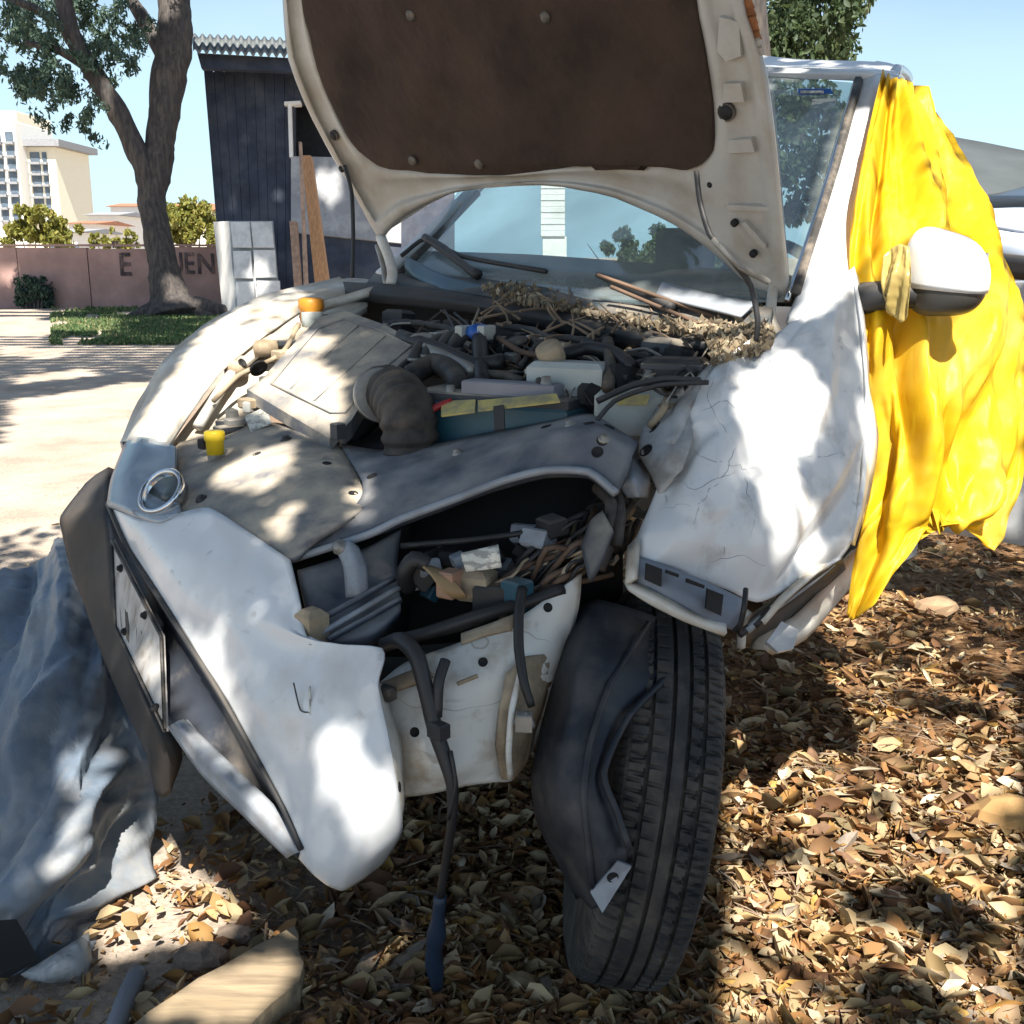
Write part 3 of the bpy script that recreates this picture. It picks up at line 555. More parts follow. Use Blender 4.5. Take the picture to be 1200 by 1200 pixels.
rows = [[HQ(*a, o=-.006) for a in Oo], [HQ(*mixp(a, b, .07), o=.012) for a, b in zip(Oo, Ii)], [HQ(*mixp(a, b, .2), o=.014) for a, b in zip(Oo, Ii)], [HQ(*mixp(a, b, .32), o=-.002) for a, b in zip(Oo, Ii)], [HQ(*mixp(a, b, .62), o=.0) for a, b in zip(Oo, Ii)], [HQ(*mixp(a, b, .82), o=.014) for a, b in zip(Oo, Ii)], [HQ(*b, o=.006) for b in Ii], [HQ(*mixp(a, b, 1.15), o=-.012) for a, b in zip(Oo, Ii)]]
hood = sheet('hood', rows, HOODIN, C_, 3, 3, .004, .004, 5, fade=False)
lr = [(-400, 345, 790), (-180, 352, 804), (0, 355, 815), (60, 367, 826), (115, 385, 834), (155, 404, 836), (178, 420, 834), (193, 441, 822)]
rows = [[HQ(x0+(x1-x0)*t, y, o=.014+.016*math.sin(math.pi*t)) for t in (0, .03, .15, .3, .45, .6, .75, .88, .97, 1)] for y, x0, x1 in lr]
rows.append([HQ(x, y, o=.012) for x, y in ((456, 199), (470, 200), (525, 205), (580, 206), (630, 201), (680, 195), (730, 193), (770, 195), (798, 199), (806, 199))])
sheet('insulation_pad', rows, PAD, hood, 5, 6, .012, .007, 7, fade=False, seed=3)
rows = [[HQ(*mixp(Oo[k], Oo[-1-k], t), o=-.035-.05*math.sin(math.pi*t)) for t in (0, .2, .4, .6, .8, 1)] for k in range(0, 5)]
rows.append([HQ(x, y, o=-.05) for x, y in ((402, 205), (480, 185), (600, 170), (720, 180), (810, 200), (914, 222))])
rows.append([HQ(x, y, o=-.03) for x, y in ((455, 270), (530, 226), (640, 217), (720, 231), (790, 263), (918, 350))])
sheet('outer_skin', rows, WHITE, hood, 3, 3, .004)
for (x, y, r) in ((853, 130, .016), (834, 215, .006), (393, 158, .012), (862, 260, .007), (884, 296, .007), (402, 197, .008)):
    lathe('hole', HQ(x, y, .003), -HN, [(r*1.25, 0), (r*1.25, .009), (r, .0095), (r, .004)], SEAL if r > .01 else DARK, hood, 14)
    lathe('hole', HQ(x, y, .003), -HN, [(r, .0), (r, .0105)], DARK, hood, 12)  # dark disc painted as the shade inside the hole
for pts in ([(843,20),(866,26),(868,66),(850,72),(840,60)], [(848,98),(868,98),(872,120),(846,120)], [(848,165),(880,163),(884,178),(850,180)], [(852,240),(905,243),(905,248),(852,246)], [(868,262),(873,260),(898,288),(894,292)]):
    s = slab('stamped_recess', [HQ(x, y, .012) for x, y in pts], .02, HOODIN, hood, dirn=HN)
for q in ((562, 192), (484, 188), (640, 20), (482, 18)): lathe('clip', HQ(*q, .026), -HN, [(.014, 0), (.014, .005), (.006, .008)], SEAL, hood, 10)
for k in range(7): slab('paint_flake', [HQ(868+3*k-2*(k % 2), 2+9*k, .004), HQ(879+2.2*k, -2+9*k, .004), HQ(884+2*k, 10+9*k, .004), HQ(875+2.5*k, 12+9*k, .004)], .003, RUST if k < 5 else HOODIN, hood, dirn=HN)
tube('hinge', [(913, 300, 2.5), (906, 340, 2.42), (903, 372, 2.38), (915, 398, 2.36)], .012, WHITED, C_)
tube('hinge', [(446, 278, 3.2), (455, 300, 3.16), (460, 318, 3.13), (458, 334, 3.12)], .016, WHITED, C_)
tube('hinge', [(442, 288, 3.2), (449, 312, 3.15), (452, 334, 3.12)], .008, METAL, C_)
for pth, r, m in (([(816, 200, 2.2), (820, 235, 2.19), (832, 275, 2.17), (860, 308, 2.17), (880, 335, 2.2), (888, 375, 2.2), (886, 402, 2.22)], .006, BLACK), ([(835, 280, 2.16), (866, 312, 2.16), (900, 330, 2.24)], .007, METAL), ([(404, 195, 3.1), (412, 225, 3.05), (414, 275, 3.02), (413, 325, 3.)], .006, BLACK)):
    tube('washer_hose', pth, r, m, C_, seg=6)
# ---- glass, roof, pillars
GLASS = glass_mat('windscreen_glass', (.80, .89, .90), .16, (.46, .50, .50), .22)
ws = sheet('windscreen', [[(620, 96, 3.72), (740, 86, 3.32), (880, 88, 3.08), (1002, 97, 2.86)], [(560, 190, 3.5), (690, 180, 3.12), (840, 190, 2.82), (972, 210, 2.67)], [(505, 268, 3.34), (640, 268, 2.92), (800, 285, 2.6), (946, 290, 2.52)], [(456, 326, 3.24), (600, 342, 2.86), (770, 358, 2.5), (926, 352, 2.4)]], GLASS, C_, 5, 5, .005)
slab('sticker', [(935, 104, 2.93), (973, 104, 2.87), (977, 110, 2.87), (936, 112, 2.93)], .002, BLUE, ws); slab('sticker', [(952, 116, 2.88), (980, 115, 2.85), (978, 125, 2.84), (950, 127, 2.87)], .002, PAPER, ws)
slab('sticker', [(938, 106, 2.91), (965, 106, 2.87), (965, 109, 2.87), (938, 109, 2.91)], .002, PAPER, ws)
tube('seal', [(1006, 94, 2.84), (975, 206, 2.65), (950, 286, 2.5), (932, 345, 2.39)], .013, SEAL, ws, seg=6); tube('seal', [(1001, 99, 2.83), (970, 208, 2.64), (944, 288, 2.49), (922, 352, 2.38)], .006, CHROME, ws, seg=6)
roof = sheet('roof', [[(610, 96, 3.74), (740, 86, 3.36), (880, 89, 3.1), (1003, 95, 2.86), (1030, 95, 2.84)], [(612, 84, 3.76), (740, 74, 3.38), (880, 82, 3.12), (1010, 81, 2.88), (1052, 84, 2.92)], [(660, 74, 4.6), (800, 62, 4.2), (930, 76, 3.9), (1030, 80, 3.6), (1064, 92, 3.5)], [(700, 90, 5.3), (830, 80, 5.), (950, 88, 4.6), (1040, 96, 4.3), (1070, 112, 4.2)]], WHITE, C_, 4, 4, .02)
sheet('front_pillar', [[(1006, 92, 2.86), (1028, 86, 2.84), (1052, 88, 2.86), (1060, 100, 2.95)], [(984, 175, 2.72), (1004, 170, 2.68), (1034, 176, 2.68), (1042, 180, 2.8)], [(962, 250, 2.58), (980, 248, 2.53), (1012, 256, 2.52), (1022, 262, 2.62)], [(938, 332, 2.42), (956, 330, 2.37), (998, 338, 2.36), (1012, 344, 2.46)], [(920, 378, 2.36), (940, 380, 2.31), (990, 392, 2.29), (1005, 396, 2.4)]], WHITE, C_, 5, 5, .01)
tube('front_pillar', [(446, 324, 3.26), (478, 297, 3.3), (515, 262, 3.36), (556, 222, 3.46), (622, 150, 3.62), (655, 100, 3.75)], .022, WHITE, C_)
tube('weather_strip', [(462, 326, 3.22), (490, 298, 3.25), (520, 268, 3.31), (560, 226, 3.42)], .011, SEAL, C_, seg=6)
# ---- cabin seen through the glass
INT = M('dark_cabin_trim', (.03, .04, .045), .7, var=.3, dust=(.2, .22, .22), dustamt=.4); CLOTH = M('grey_seat_cloth', (.09, .095, .1), .9, var=.3)
sheet('dashboard', [[(470, 320, 3.42), (600, 326, 3.12), (760, 336, 2.8), (920, 345, 2.66)], [(490, 304, 3.75), (620, 309, 3.45), (780, 322, 3.15), (930, 336, 2.95)], [(500, 345, 3.9), (640, 350, 3.6), (800, 355, 3.3), (940, 360, 3.1)]], INT, C_, 4, 4, .03)
def seat(x):
    V, F = [], []; box_geo(car(x, 1.5, .62), CARAX, .2, .06, .38, V, F, .6); o = mesh('seat', V, F, CLOTH, C_); box('headrest', car(x, 1.55, 1.06), (.10, .04, .08), CLOTH, o, bev=.5)
seat(-.36); seat(.36)
V, F = [], []
for i in range(24):
    t = 2*math.pi*i/24
st = [car(.36+.17*math.cos(t), .86+.04*math.sin(t), .95+.12*math.sin(t)) for t in [2*math.pi*i/14 for i in range(15)]]
tube('steering_wheel', st, .016, INT, C_, seg=6, cap=False)

for (x, y0) in ((-.56, .62), (.56, .62)): pass
# ---- body sides (mostly hidden): door, rear quarter, sill
sheet('door', [[car(.70, .62, .98), car(.72, 1.1, 1.0), car(.72, 1.2, 1.02)], [car(.77, .55, .8), car(.77, 1.1, .8), car(.77, 1.2, .8)], [car(.75, .50, .66), car(.75, 1.1, .66), car(.75, 1.2, .66)], [car(.70, .50, .56), car(.70, 1.1, .58), car(.70, 1.2, .58)]], WHITE, C_, 4, 4, .02, flip=True)
sheet('sill', [[(888, 742, 2.28), (930, 722, 2.36), (985, 668, 2.5), (1010, 640, 2.6)], [(897, 762, 2.27), (938, 742, 2.35), (992, 684, 2.5), (1016, 652, 2.6)], [(905, 768, 2.32), (944, 750, 2.4), (996, 690, 2.54), (1020, 658, 2.64)]], WHITED, C_, 4, 3, .03, .01, 8)
sheet('door', [[car(-.72, .62, .98), car(-.72, 1.7, 1.02)], [car(-.79, .5, .6), car(-.79, 1.7, .6)], [car(-.72, .5, .24), car(-.72, 1.7, .24)]], WHITE, C_, 3, 3, .02)
sheet('tail', [[car(-.7, 2.4, .98), car(.7, 2.4, .98)], [car(-.75, 2.6, .6), car(.75, 2.6, .6)], [car(-.7, 2.55, .25), car(.7, 2.55, .25)]], WHITE, C_, 3, 3, .02)
# ---- right front fender (picture left)
sheet('fender', [[(160, 560, 2.9), (185, 520, 3.0), (215, 470, 3.1), (260, 430, 3.2), (320, 390, 3.35), (400, 360, 3.5)], [(146, 520, 2.72), (163, 482, 2.8), (192, 428, 2.95), (240, 384, 3.1), (304, 352, 3.25), (400, 328, 3.42)], [(160, 514, 2.6), (180, 475, 2.7), (212, 425, 2.85), (262, 386, 3.02), (325, 354, 3.18), (425, 326, 3.34)], [(188, 518, 2.56), (214, 476, 2.66), (246, 428, 2.8), (298, 388, 2.96), (350, 358, 3.12), (440, 330, 3.28)], [(198, 526, 2.58), (226, 482, 2.68), (262, 434, 2.82), (312, 392, 2.97), (360, 362, 3.13), (445, 336, 3.28)]], WHITED, C_, 5, 4, .012, .006, 5)
tube('fender_rail', [B(232, 500, .02), B(270, 440, .02), B(320, 398, .02), B(372, 362, .02), B(440, 340, .04)], .014, WHITED, C_)
sheet('inner_apron', [[(200, 522, 2.66), (232, 480, 2.78), (270, 432, 2.92), (318, 392, 3.06), (372, 360, 3.2), (430, 340, 3.32)], [B(232, 520, .06), B(256, 490, .1), B(292, 446, .12), B(340, 410, .12), B(384, 380, .12), B(430, 356, .12)], [B(280, 520, .12), B(300, 500, .16), B(330, 460, .2), B(370, 420, .2), B(400, 390, .2), B(430, 366, .2)]], WHITED, C_, 5, 4, .01, .012, 9, seed=4)
for q, r in ((B(288, 402, .0), .05), (B(312, 404, -.02), .035), (B(276, 428, .0), .03)): lathe('strut_top', q, UP, [(r, -.03), (r*1.05, 0), (r*.8, .012), (r*.3, .014)], BEIGE, C_, 16)
for (x, y, r) in ((303, 432, .02), (284, 425, .01)): hole(x, y, r, C_)
for k in range(16):
    x = random.uniform(245, 345); y = 520-(x-245)*1.25+random.uniform(-10, 50); box('bracket', B(x, y, -.01), (random.uniform(.008, .035), random.uniform(.008, .03), random.uniform(.006, .016)), random.choice([BEIGE, WHITED, METAL, DUSTB]), C_, rotax(CARAX, random.uniform(0, 3)), .3)
tube('cable', [B(250, 470, -.02), B(280, 440, -.03), B(330, 415, -.02), B(350, 380, -.02)], .007, BEIGE, C_)
# ---- slam panel, dusty, with the yellow filler cap
slam = sheet('radiator_cover', [[B(196, 522, .0), B(244, 510, .02), B(300, 494, .02), B(352, 500, .0), B(398, 522, .0), B(428, 552, .0)], [(203, 548, 2.48), (246, 542, 2.42), (300, 536, 2.36), (350, 540, 2.28), (395, 552, 2.22), (430, 575, 2.17)], [(206, 575, 2.34), (243, 572, 2.28), (296, 580, 2.2), (340, 588, 2.14), (386, 592, 2.1), (428, 592, 2.08)], [(207, 600, 2.26), (243, 597, 2.2), (285, 616, 2.1), (326, 636, 2.03), (372, 626, 2.02), (414, 605, 2.05)], [(209, 606, 2.25), (242, 603, 2.19), (282, 622, 2.1), (338, 657, 2.0), (374, 634, 2.03), (414, 612, 2.07)]], SLAMM, C_, 5, 5, .012, .006, 6)
for q in ((383, 543), (301, 532), (414, 578)): hole(*q, .008, slam)
lathe('filler_cap', P(252, 522, 2.43), UP, [(.02, -.02), (.021, .012), (.024, .014), (.024, .03), (.02, .034)], YEL, C_, 12); box('filler_neck', P(240, 520, 2.47), (.012, .012, .012), DARK, C_)
# seams and clips on the cover
for q in ((335, 515), (236, 585)): hole(*q, .009, slam, BLACK, True, 'clip')
# ---- headlight at picture left
LENS = glass_mat('lamp_glass', (.80, .88, .93), .25, (.5, .55, .6), .2)
hl = sheet('headlight', [[(146, 519, 2.62), (165, 514, 2.58), (188, 518, 2.55), (206, 524, 2.5)], [(130, 560, 2.46), (152, 556, 2.42), (182, 560, 2.4), (207, 565, 2.38)], [(125, 592, 2.38), (150, 602, 2.31), (185, 612, 2.25), (212, 602, 2.23)]], GREYW, C_, 5, 5, .01, .002, 8)
sheet('lens', [[(147, 517, 2.60), (165, 512, 2.55), (188, 516, 2.52), (204, 522, 2.47)], [(130, 560, 2.42), (152, 555, 2.36), (182, 560, 2.34), (206, 565, 2.34)], [(125, 590, 2.36), (150, 602, 2.28), (185, 612, 2.22), (212, 600, 2.21)]], LENS, hl, 5, 5, .004)
c0 = P(190, 577, 2.275); ax = (CAM-c0).normalized(); ax = (ax*.6+UP*.45-LF*.35-BK*.35).normalized()
lathe('lamp_ring', c0, ax, [(.052, -.02), (.056, .008), (.050, .014), (.044, .006), (.044, -.02)], CHROME, hl, 28)
lathe('lamp_bowl', c0-ax*.012, ax, [(.045, .006), (.03, -.004), (.01, -.008)], M('smoked_lens', (.10, .12, .13), .1, var=.5, vs=30), hl, 24)
# ---- bumper cover
bump = sheet('front_bumper', [[(126, 588, 2.42), (160, 606, 2.29), (205, 602, 2.22), (245, 595, 2.16), (290, 622, 2.07), (338, 655, 1.98)], [(150, 642, 2.30), (190, 650, 2.18), (226, 652, 2.11), (268, 664, 2.04), (310, 680, 1.98), (350, 702, 1.93)], [(186, 697, 2.18), (220, 705, 2.09), (256, 712, 2.02), (294, 720, 1.96), (330, 734, 1.91), (364, 752, 1.87)], [(222, 755, 2.09), (256, 760, 2.02), (292, 764, 1.95), (336, 766, 1.9), (384, 765, 1.845), (446, 759, 1.79)], [(260, 815, 2.0), (292, 820, 1.93), (326, 824, 1.88), (364, 824, 1.83), (402, 818, 1.79), (442, 803, 1.77)], [(300, 886, 1.93), (328, 890, 1.87), (358, 893, 1.83), (390, 892, 1.79), (422, 886, 1.77), (456, 868, 1.765)], [(332, 945, 1.88), (354, 950, 1.84), (378, 954, 1.81), (404, 954, 1.785), (434, 948, 1.775), (467, 928, 1.78)], [(352, 990, 1.85), (368, 1002, 1.83), (386, 1010, 1.815), (408, 1012, 1.81), (436, 1000, 1.82), (471, 974, 1.85)], [(350, 1006, 1.87), (366, 1024, 1.85), (384, 1038, 1.85), (402, 1044, 1.86), (424, 1032, 1.89), (450, 1012, 1.94)]], WHITE, C_, 6, 6, .006, .006, 3.2, seed=9)
tube('crack', [(344, 800, 1.848), (352, 832, 1.838), (363, 835, 1.828)], .0015, SEAL, bump, seg=4); tube('crack', [(363, 804, 1.832), (364, 838, 1.826)], .002, PAPER, bump, seg=4)
sheet('bumper_edge', [[(440, 800, 1.80), (446, 830, 1.79), (455, 868, 1.775), (467, 930, 1.785), (470, 974, 1.86)], [(452, 802, 1.86), (458, 832, 1.84), (470, 868, 1.82), (474, 930, 1.83), (471, 976, 1.87)]], WHITED, bump, 4, 3, .004, .006, 22)
band = sheet('grille', [[(124, 598, 2.44), (127, 592, 2.43)], [(131, 650, 2.36), (152, 642, 2.315)], [(134, 700, 2.3), (186, 698, 2.2)], [(142, 750, 2.23), (222, 757, 2.105)], [(166, 800, 2.14), (260, 817, 2.015)], [(198, 850, 2.06), (300, 887, 1.945)], [(262, 925, 1.98), (332, 947, 1.895)], [(348, 1004, 1.88), (354, 995, 1.87)]], M('dusty_grille_plastic', (.03, .036, .05), .5, var=.3, dirt=(.28, .24, .19), damt=.6, ds=4), C_, 8, 6, .02, .004, 12, fn=lambda u, v: -.03*math.sin(math.pi*u))
tube('trim_strip', [(126, 590, 2.41), (150, 644, 2.29), (185, 699, 2.17), (222, 757, 2.08), (260, 818, 1.99), (300, 889, 1.92), (332, 948, 1.87), (353, 996, 1.84)], .006, BLACK, band, seg=6)
sheet('lower_lip', [[(196, 852, 2.07), (206, 846, 2.04), (216, 842, 2.06)], [(234, 906, 2.0), (250, 900, 1.96), (270, 894, 1.97)], [(288, 960, 1.93), (304, 952, 1.90), (322, 944, 1.91)], [(336, 1006, 1.88), (346, 1000, 1.86), (358, 996, 1.86)]], GREYW, C_, 4, 6, .03, .003, 9)
PLATE = M('plate_paint', (.44, .43, .42), .45, var=.1, dirt=(.17, .15, .13), damt=.85, ds=9, stretch=(4, 4, .6), dust=TAN, dustamt=.3)
pl = slab('number_plate', [(131, 632, 2.31), (189, 745, 2.12), (193, 857, 2.02), (135, 735, 2.26)], .008, PLATE, C_)
tube('plate_rim', [(131, 633, 2.305), (189, 746, 2.115), (193, 856, 2.015), (135.5, 735, 2.255), (131, 633, 2.305)], .004, SEAL, pl, seg=5, sub=1)
for q in ((142, 666), (170, 721), (182, 830), (147, 740)): hole(*q, .006, pl, DARK, True, 'screw')
for k in range(6):
    a, b_ = k/6+.07, k/6+.13
    slab('streak', [P(131+58*a, 640+113*a+14, 2.31-.19*a-.004), P(131+58*b_, 640+113*b_+14, 2.31-.19*b_-.004), P(134+58*b_, 720+118*b_, 2.27-.22*b_-.004), P(134+58*a, 720+118*a, 2.27-.22*a-.004)], .002, SEAL if k % 2 else PLATE, pl)
# ---- black side piece of the bumper, standing proud at the far left
sheet('bumper_trim', [[(100, 566, 2.72), (112, 556, 2.68), (127, 547, 2.62)], [(71, 604, 2.66), (98, 603, 2.56), (127, 602, 2.48)], [(72, 622, 2.64), (100, 640, 2.54), (131, 640, 2.43)], [(82, 664, 2.6), (108, 690, 2.49), (134, 700, 2.36)], [(100, 712, 2.52), (126, 745, 2.4), (148, 760, 2.3)], [(120, 770, 2.43), (146, 805, 2.3), (172, 824, 2.2)], [(146, 830, 2.33), (168, 856, 2.24), (192, 868, 2.16)], [(172, 885, 2.26), (186, 900, 2.22), (200, 900, 2.18)], [(182, 930, 2.3), (190, 935, 2.28), (200, 930, 2.26)]], M('black_trim_plastic', (.028, .026, .026), .7, var=.3, dirt=(.10, .075, .055), damt=.5, ds=4), C_, 4, 5, .03, .006, 7)
# ---- steel front beam and what hangs below it
beam = sheet('front_beam', [[B(398, 520, .0), B(448, 527, .0), B(510, 520, .0), B(570, 507, .0), B(640, 494, .0), B(692, 485, .0), B(748, 518, .0)], [(424, 563, 2.17), (470, 556, 2.14), (528, 548, 2.1), (590, 530, 2.06), (650, 508, 2.03), (700, 502, 2.0), (742, 532, 1.96)], [(418, 590, 2.09), (470, 582, 2.06), (530, 570, 2.03), (596, 552, 2.01), (650, 535, 1.99), (700, 525, 1.97), (736, 550, 1.94)], [(350, 648, 2.04), (430, 622, 2.03), (510, 592, 2.01), (580, 566, 2.0), (640, 552, 1.98), (690, 552, 1.96), (722, 576, 1.93)], [(346, 660, 2.06), (430, 632, 2.05), (512, 602, 2.03), (582, 576, 2.02), (640, 561, 2.0), (690, 562, 1.98), (718, 584, 1.95)]], BEAM, C_, 6, 5, .02, .004, 6)
tube('beam_flange', [(346, 654, 2.03), (430, 627, 2.02), (470, 608, 2.01), (535, 584, 2.0), (590, 563, 1.99), (640, 551, 1.97), (690, 553, 1.95), (722, 578, 1.92)], .008, GREYW, beam, seg=6)
for q in ((436, 558), (640, 500), (706, 516), (714, 500), (690, 496), (700, 530)): hole(*q, .009, beam)
for q in ((536, 531), (668, 498), (708, 514)): hole(*q, .008, beam, METAL, True)
sheet('bumper_bar', [[(348, 668, 2.02), (390, 656, 2.04), (430, 642, 2.06), (470, 620, 2.1)], [(356, 700, 1.98), (396, 690, 2.0), (434, 676, 2.02), (466, 660, 2.06)], [(364, 736, 1.94), (404, 724, 1.96), (436, 706, 1.98), (468, 690, 2.0)], [(368, 756, 1.92), (410, 752, 1.92), (440, 742, 1.93), (470, 716, 1.97)]], BEAM, C_, 5, 5, .03, .01, 6)
for k, (a, b_) in enumerate((((376, 742, 1.915), (468, 688, 1.985)), ((384, 750, 1.905), (470, 702, 1.97)), ((372, 728, 1.93), (462, 678, 2.0)))): tube('rib', [a, mixp(a, b_, .5)+(1.945,), b_], .006, GREYW if k == 0 else BEAM, C_, seg=6)
sheet('support_leg', [[(392, 642, 2.0), (408, 634, 1.99), (420, 640, 2.0)], [(402, 664, 1.98), (416, 662, 1.965), (430, 662, 1.98)], [(405, 700, 1.96), (420, 698, 1.95), (432, 694, 1.965)]], GREYW, C_, 4, 4, .02)
box('foam_block', P(366, 738, 1.92), (.022, .022, .04), BEIGE, C_, bev=.5)
hole(397, 641, .01, C_, METAL, True)
# black backing so that nothing shows through the bay
sheet('radiator', [[(470, 600, 2.26), (560, 575, 2.22), (660, 552, 2.2), (730, 560, 2.2)], [(440, 760, 2.2), (560, 750, 2.2), (650, 730, 2.2), (730, 720, 2.25)]], DARK, C_, 3, 3, .03)
sheet('bay_floor_fill', [[(330, 652, 2.16), (400, 632, 2.16), (480, 596, 2.2)], [(340, 700, 2.12), (410, 700, 2.14), (480, 690, 2.2)], [(360, 770, 2.1), (420, 770, 2.14), (480, 770, 2.2)]], DARK, C_, 3, 3, .02)  # upright black sheet added to keep the gap under the beam dark
sheet('bay_floor_fill', [[car(-.6, -.55, .42), car(.62, -.4, .42)], [car(-.6, 0, .42), car(.56, 0, .42)], [car(-.6, .5, .42), car(.56, .5, .42)]], DARK, C_, 3, 3, .03)
sheet('firewall', [[(404, 332, 3.3), (560, 346, 2.94), (700, 372, 2.62), (850, 400, 2.38)], [(404, 372, 3.34), (560, 392, 3.0), (700, 418, 2.68), (860, 445, 2.4)], [(404, 480, 3.34), (560, 480, 3.0), (700, 480, 2.7), (860, 520, 2.4)]], DARK, C_, 5, 4, .03, .012, 8)
sheet('cowl_seal', [[(402, 330, 3.24), (470, 334, 3.06), (560, 345, 2.88), (650, 360, 2.7), (740, 378, 2.52), (830, 388, 2.38)], [(404, 340, 3.2), (470, 345, 3.02), (560, 356, 2.84), (650, 373, 2.66), (740, 392, 2.48), (832, 404, 2.34)], [(406, 352, 3.22), (470, 358, 3.04), (560, 370, 2.86), (650, 388, 2.68), (740, 408, 2.5), (834, 422, 2.36)]], BLACK, C_, 6, 3, .02, .004, 9)
sheet('cowl_panel', [[(440, 318, 3.3), (560, 326, 2.98), (680, 342, 2.7), (800, 352, 2.5), (905, 360, 2.36)], [(430, 331, 3.2), (560, 344, 2.88), (680, 364, 2.62), (800, 382, 2.42), (896, 398, 2.28)], [(430, 340, 3.22), (560, 354, 2.9), (680, 372, 2.64), (800, 396, 2.4), (885, 412, 2.26)]], M('cowl_plastic', (.03, .045, .055), .6, dust=(.34, .28, .22), dustamt=.6), C_, 6, 4, .02, .008, 10)
tube('wiper_arm', [(498, 278, 3.22), (520, 292, 3.12), (545, 312, 3.), (560, 322, 2.94)], [.012, .014, .011, .016], BLACK, C_); tube('wiper_arm', [(700, 322, 2.66), (730, 334, 2.6), (770, 352, 2.5), (788, 362, 2.46)], [.008, .01, .012, .014], BLACK, C_)
tube('wiper_blade', [(470, 300, 3.24), (500, 279, 3.24), (540, 300, 3.05), (640, 318, 2.8)], .007, BLACK, C_, seg=6)
sheet('scuttle_tray', [[(476, 300, 3.2), (520, 322, 3.02), (560, 332, 2.92), (610, 338, 2.82)], [(474, 312, 3.18), (515, 334, 3.), (560, 344, 2.9), (615, 350, 2.8)], [(478, 322, 3.16), (520, 342, 2.98), (565, 350, 2.88), (620, 354, 2.79)]], M('blue_grey_tray', (.06, .12, .17), .4, dust=(.25, .27, .28), dustamt=.4), C_, 5, 3, .01, .004, 8)
for a, b_ in (((700, 322, 2.58), (840, 372, 2.4)), ((716, 336, 2.55), (826, 382, 2.4))): tube('drain_channel', [a, mixp(a, b_, .5)+((a[2]+b_[2])/2,), b_], .005, WIRE, C_, seg=6)
sheet('cowl_corner', [[(776, 330, 2.54), (830, 343, 2.44), (885, 354, 2.36)], [(768, 346, 2.5), (818, 358, 2.41), (868, 370, 2.33)]], GREYW, C_, 4, 4, .006, .008, 12)
# ---- engine bay
def deck(px, py, o): return B(px, py, -.07-o)
_z = 0.
ld = [(300, 452), (330, 418), (362, 384), (376, 371), (404, 364), (452, 381), (494, 404), (488, 411), (464, 428), (438, 450), (412, 492), (404, 500), (386, 498), (342, 474)]
air = slab('air_box', [deck(x, y, _z) for x, y in ld], .04, SLAMM, C_, dirn=-UP)
inner = [(318, 450), (344, 418), (372, 386), (404, 374), (448, 388), (482, 406), (438, 442), (404, 484), (388, 484)]
tube('lid_step', [deck(x, y, .003) for x, y in inner+inner[:1]], .004, SLAMM, air, seg=5, sub=1)
for a, b_ in (((340, 456), (420, 382)), ((368, 470), (452, 394))): tube('rib', [deck(*a, .002), deck((a[0]+b_[0])/2, (a[1]+b_[1])/2, .002), deck(*b_, .002)], .003, SLAMM, air, seg=5, sub=1)
sheet('air_box_side', [[B(412, 492, -.055), B(444, 453, -.075), B(472, 424, -.075), B(500, 405, -.035)], [B(414, 526, .12), B(450, 492, .12), B(480, 456, .1), B(506, 426, .1)]], DUSTB, C_, 4, 4, .01)
bar = slab('lid_bar', [B(289, 456, -.075), B(301, 449, -.09), B(398, 499, -.10), B(386, 514, -.085)], .03, SLAMM, C_, dirn=-UP)
box('lid_clip', B(396, 505, -.12), (.012, .012, .018), DUSTB, C_)

slab('sticker', [B(286, 488, -.02), B(312, 476, -.02), B(318, 496, -.02), B(294, 506, -.02)], .002, PAPER, C_)
cap = lathe('filler_cap', B(365, 364, -.05), UP, [(.03, -.03), (.032, .0), (.036, .006), (.036, .03), (.026, .036)], ORG, C_, 14)
lathe('filler_neck', B(366, 374, -.02), UP, [(.03, -.03), (.03, .02)], MILK, C_, 12)
sheet('coolant_tank', [[B(330, 386, .06), B(356, 372, .04), B(384, 368, .06)], [B(320, 404, .02), B(346, 392, -.02), B(372, 386, .02)], [B(318, 420, .06), B(342, 410, .04), B(366, 400, .06)]], M('dusty_tank', (.34, .30, .24), .7, var=.2, dust=(.5, .42, .32), dustamt=.7), C_, 4, 4, .03, .004, 12)
# corrugated intake hose
pa = [B(434, 462, .06), B(450, 456, -.06), B(466, 466, -.10), B(478, 488, -.10), B(482, 530, .02)]
tube('intake_hose', pa, [.05, .055, .062, .062, .06], ENG, C_, seg=20, sub=15, ripple=.055)
lathe('hose_clamp', B(446, 463, -.095), (pa[1]-pa[0]).normalized(), [(.060, -.008), (.063, -.008), (.063, .008), (.06, .008)], METAL, C_, 20)
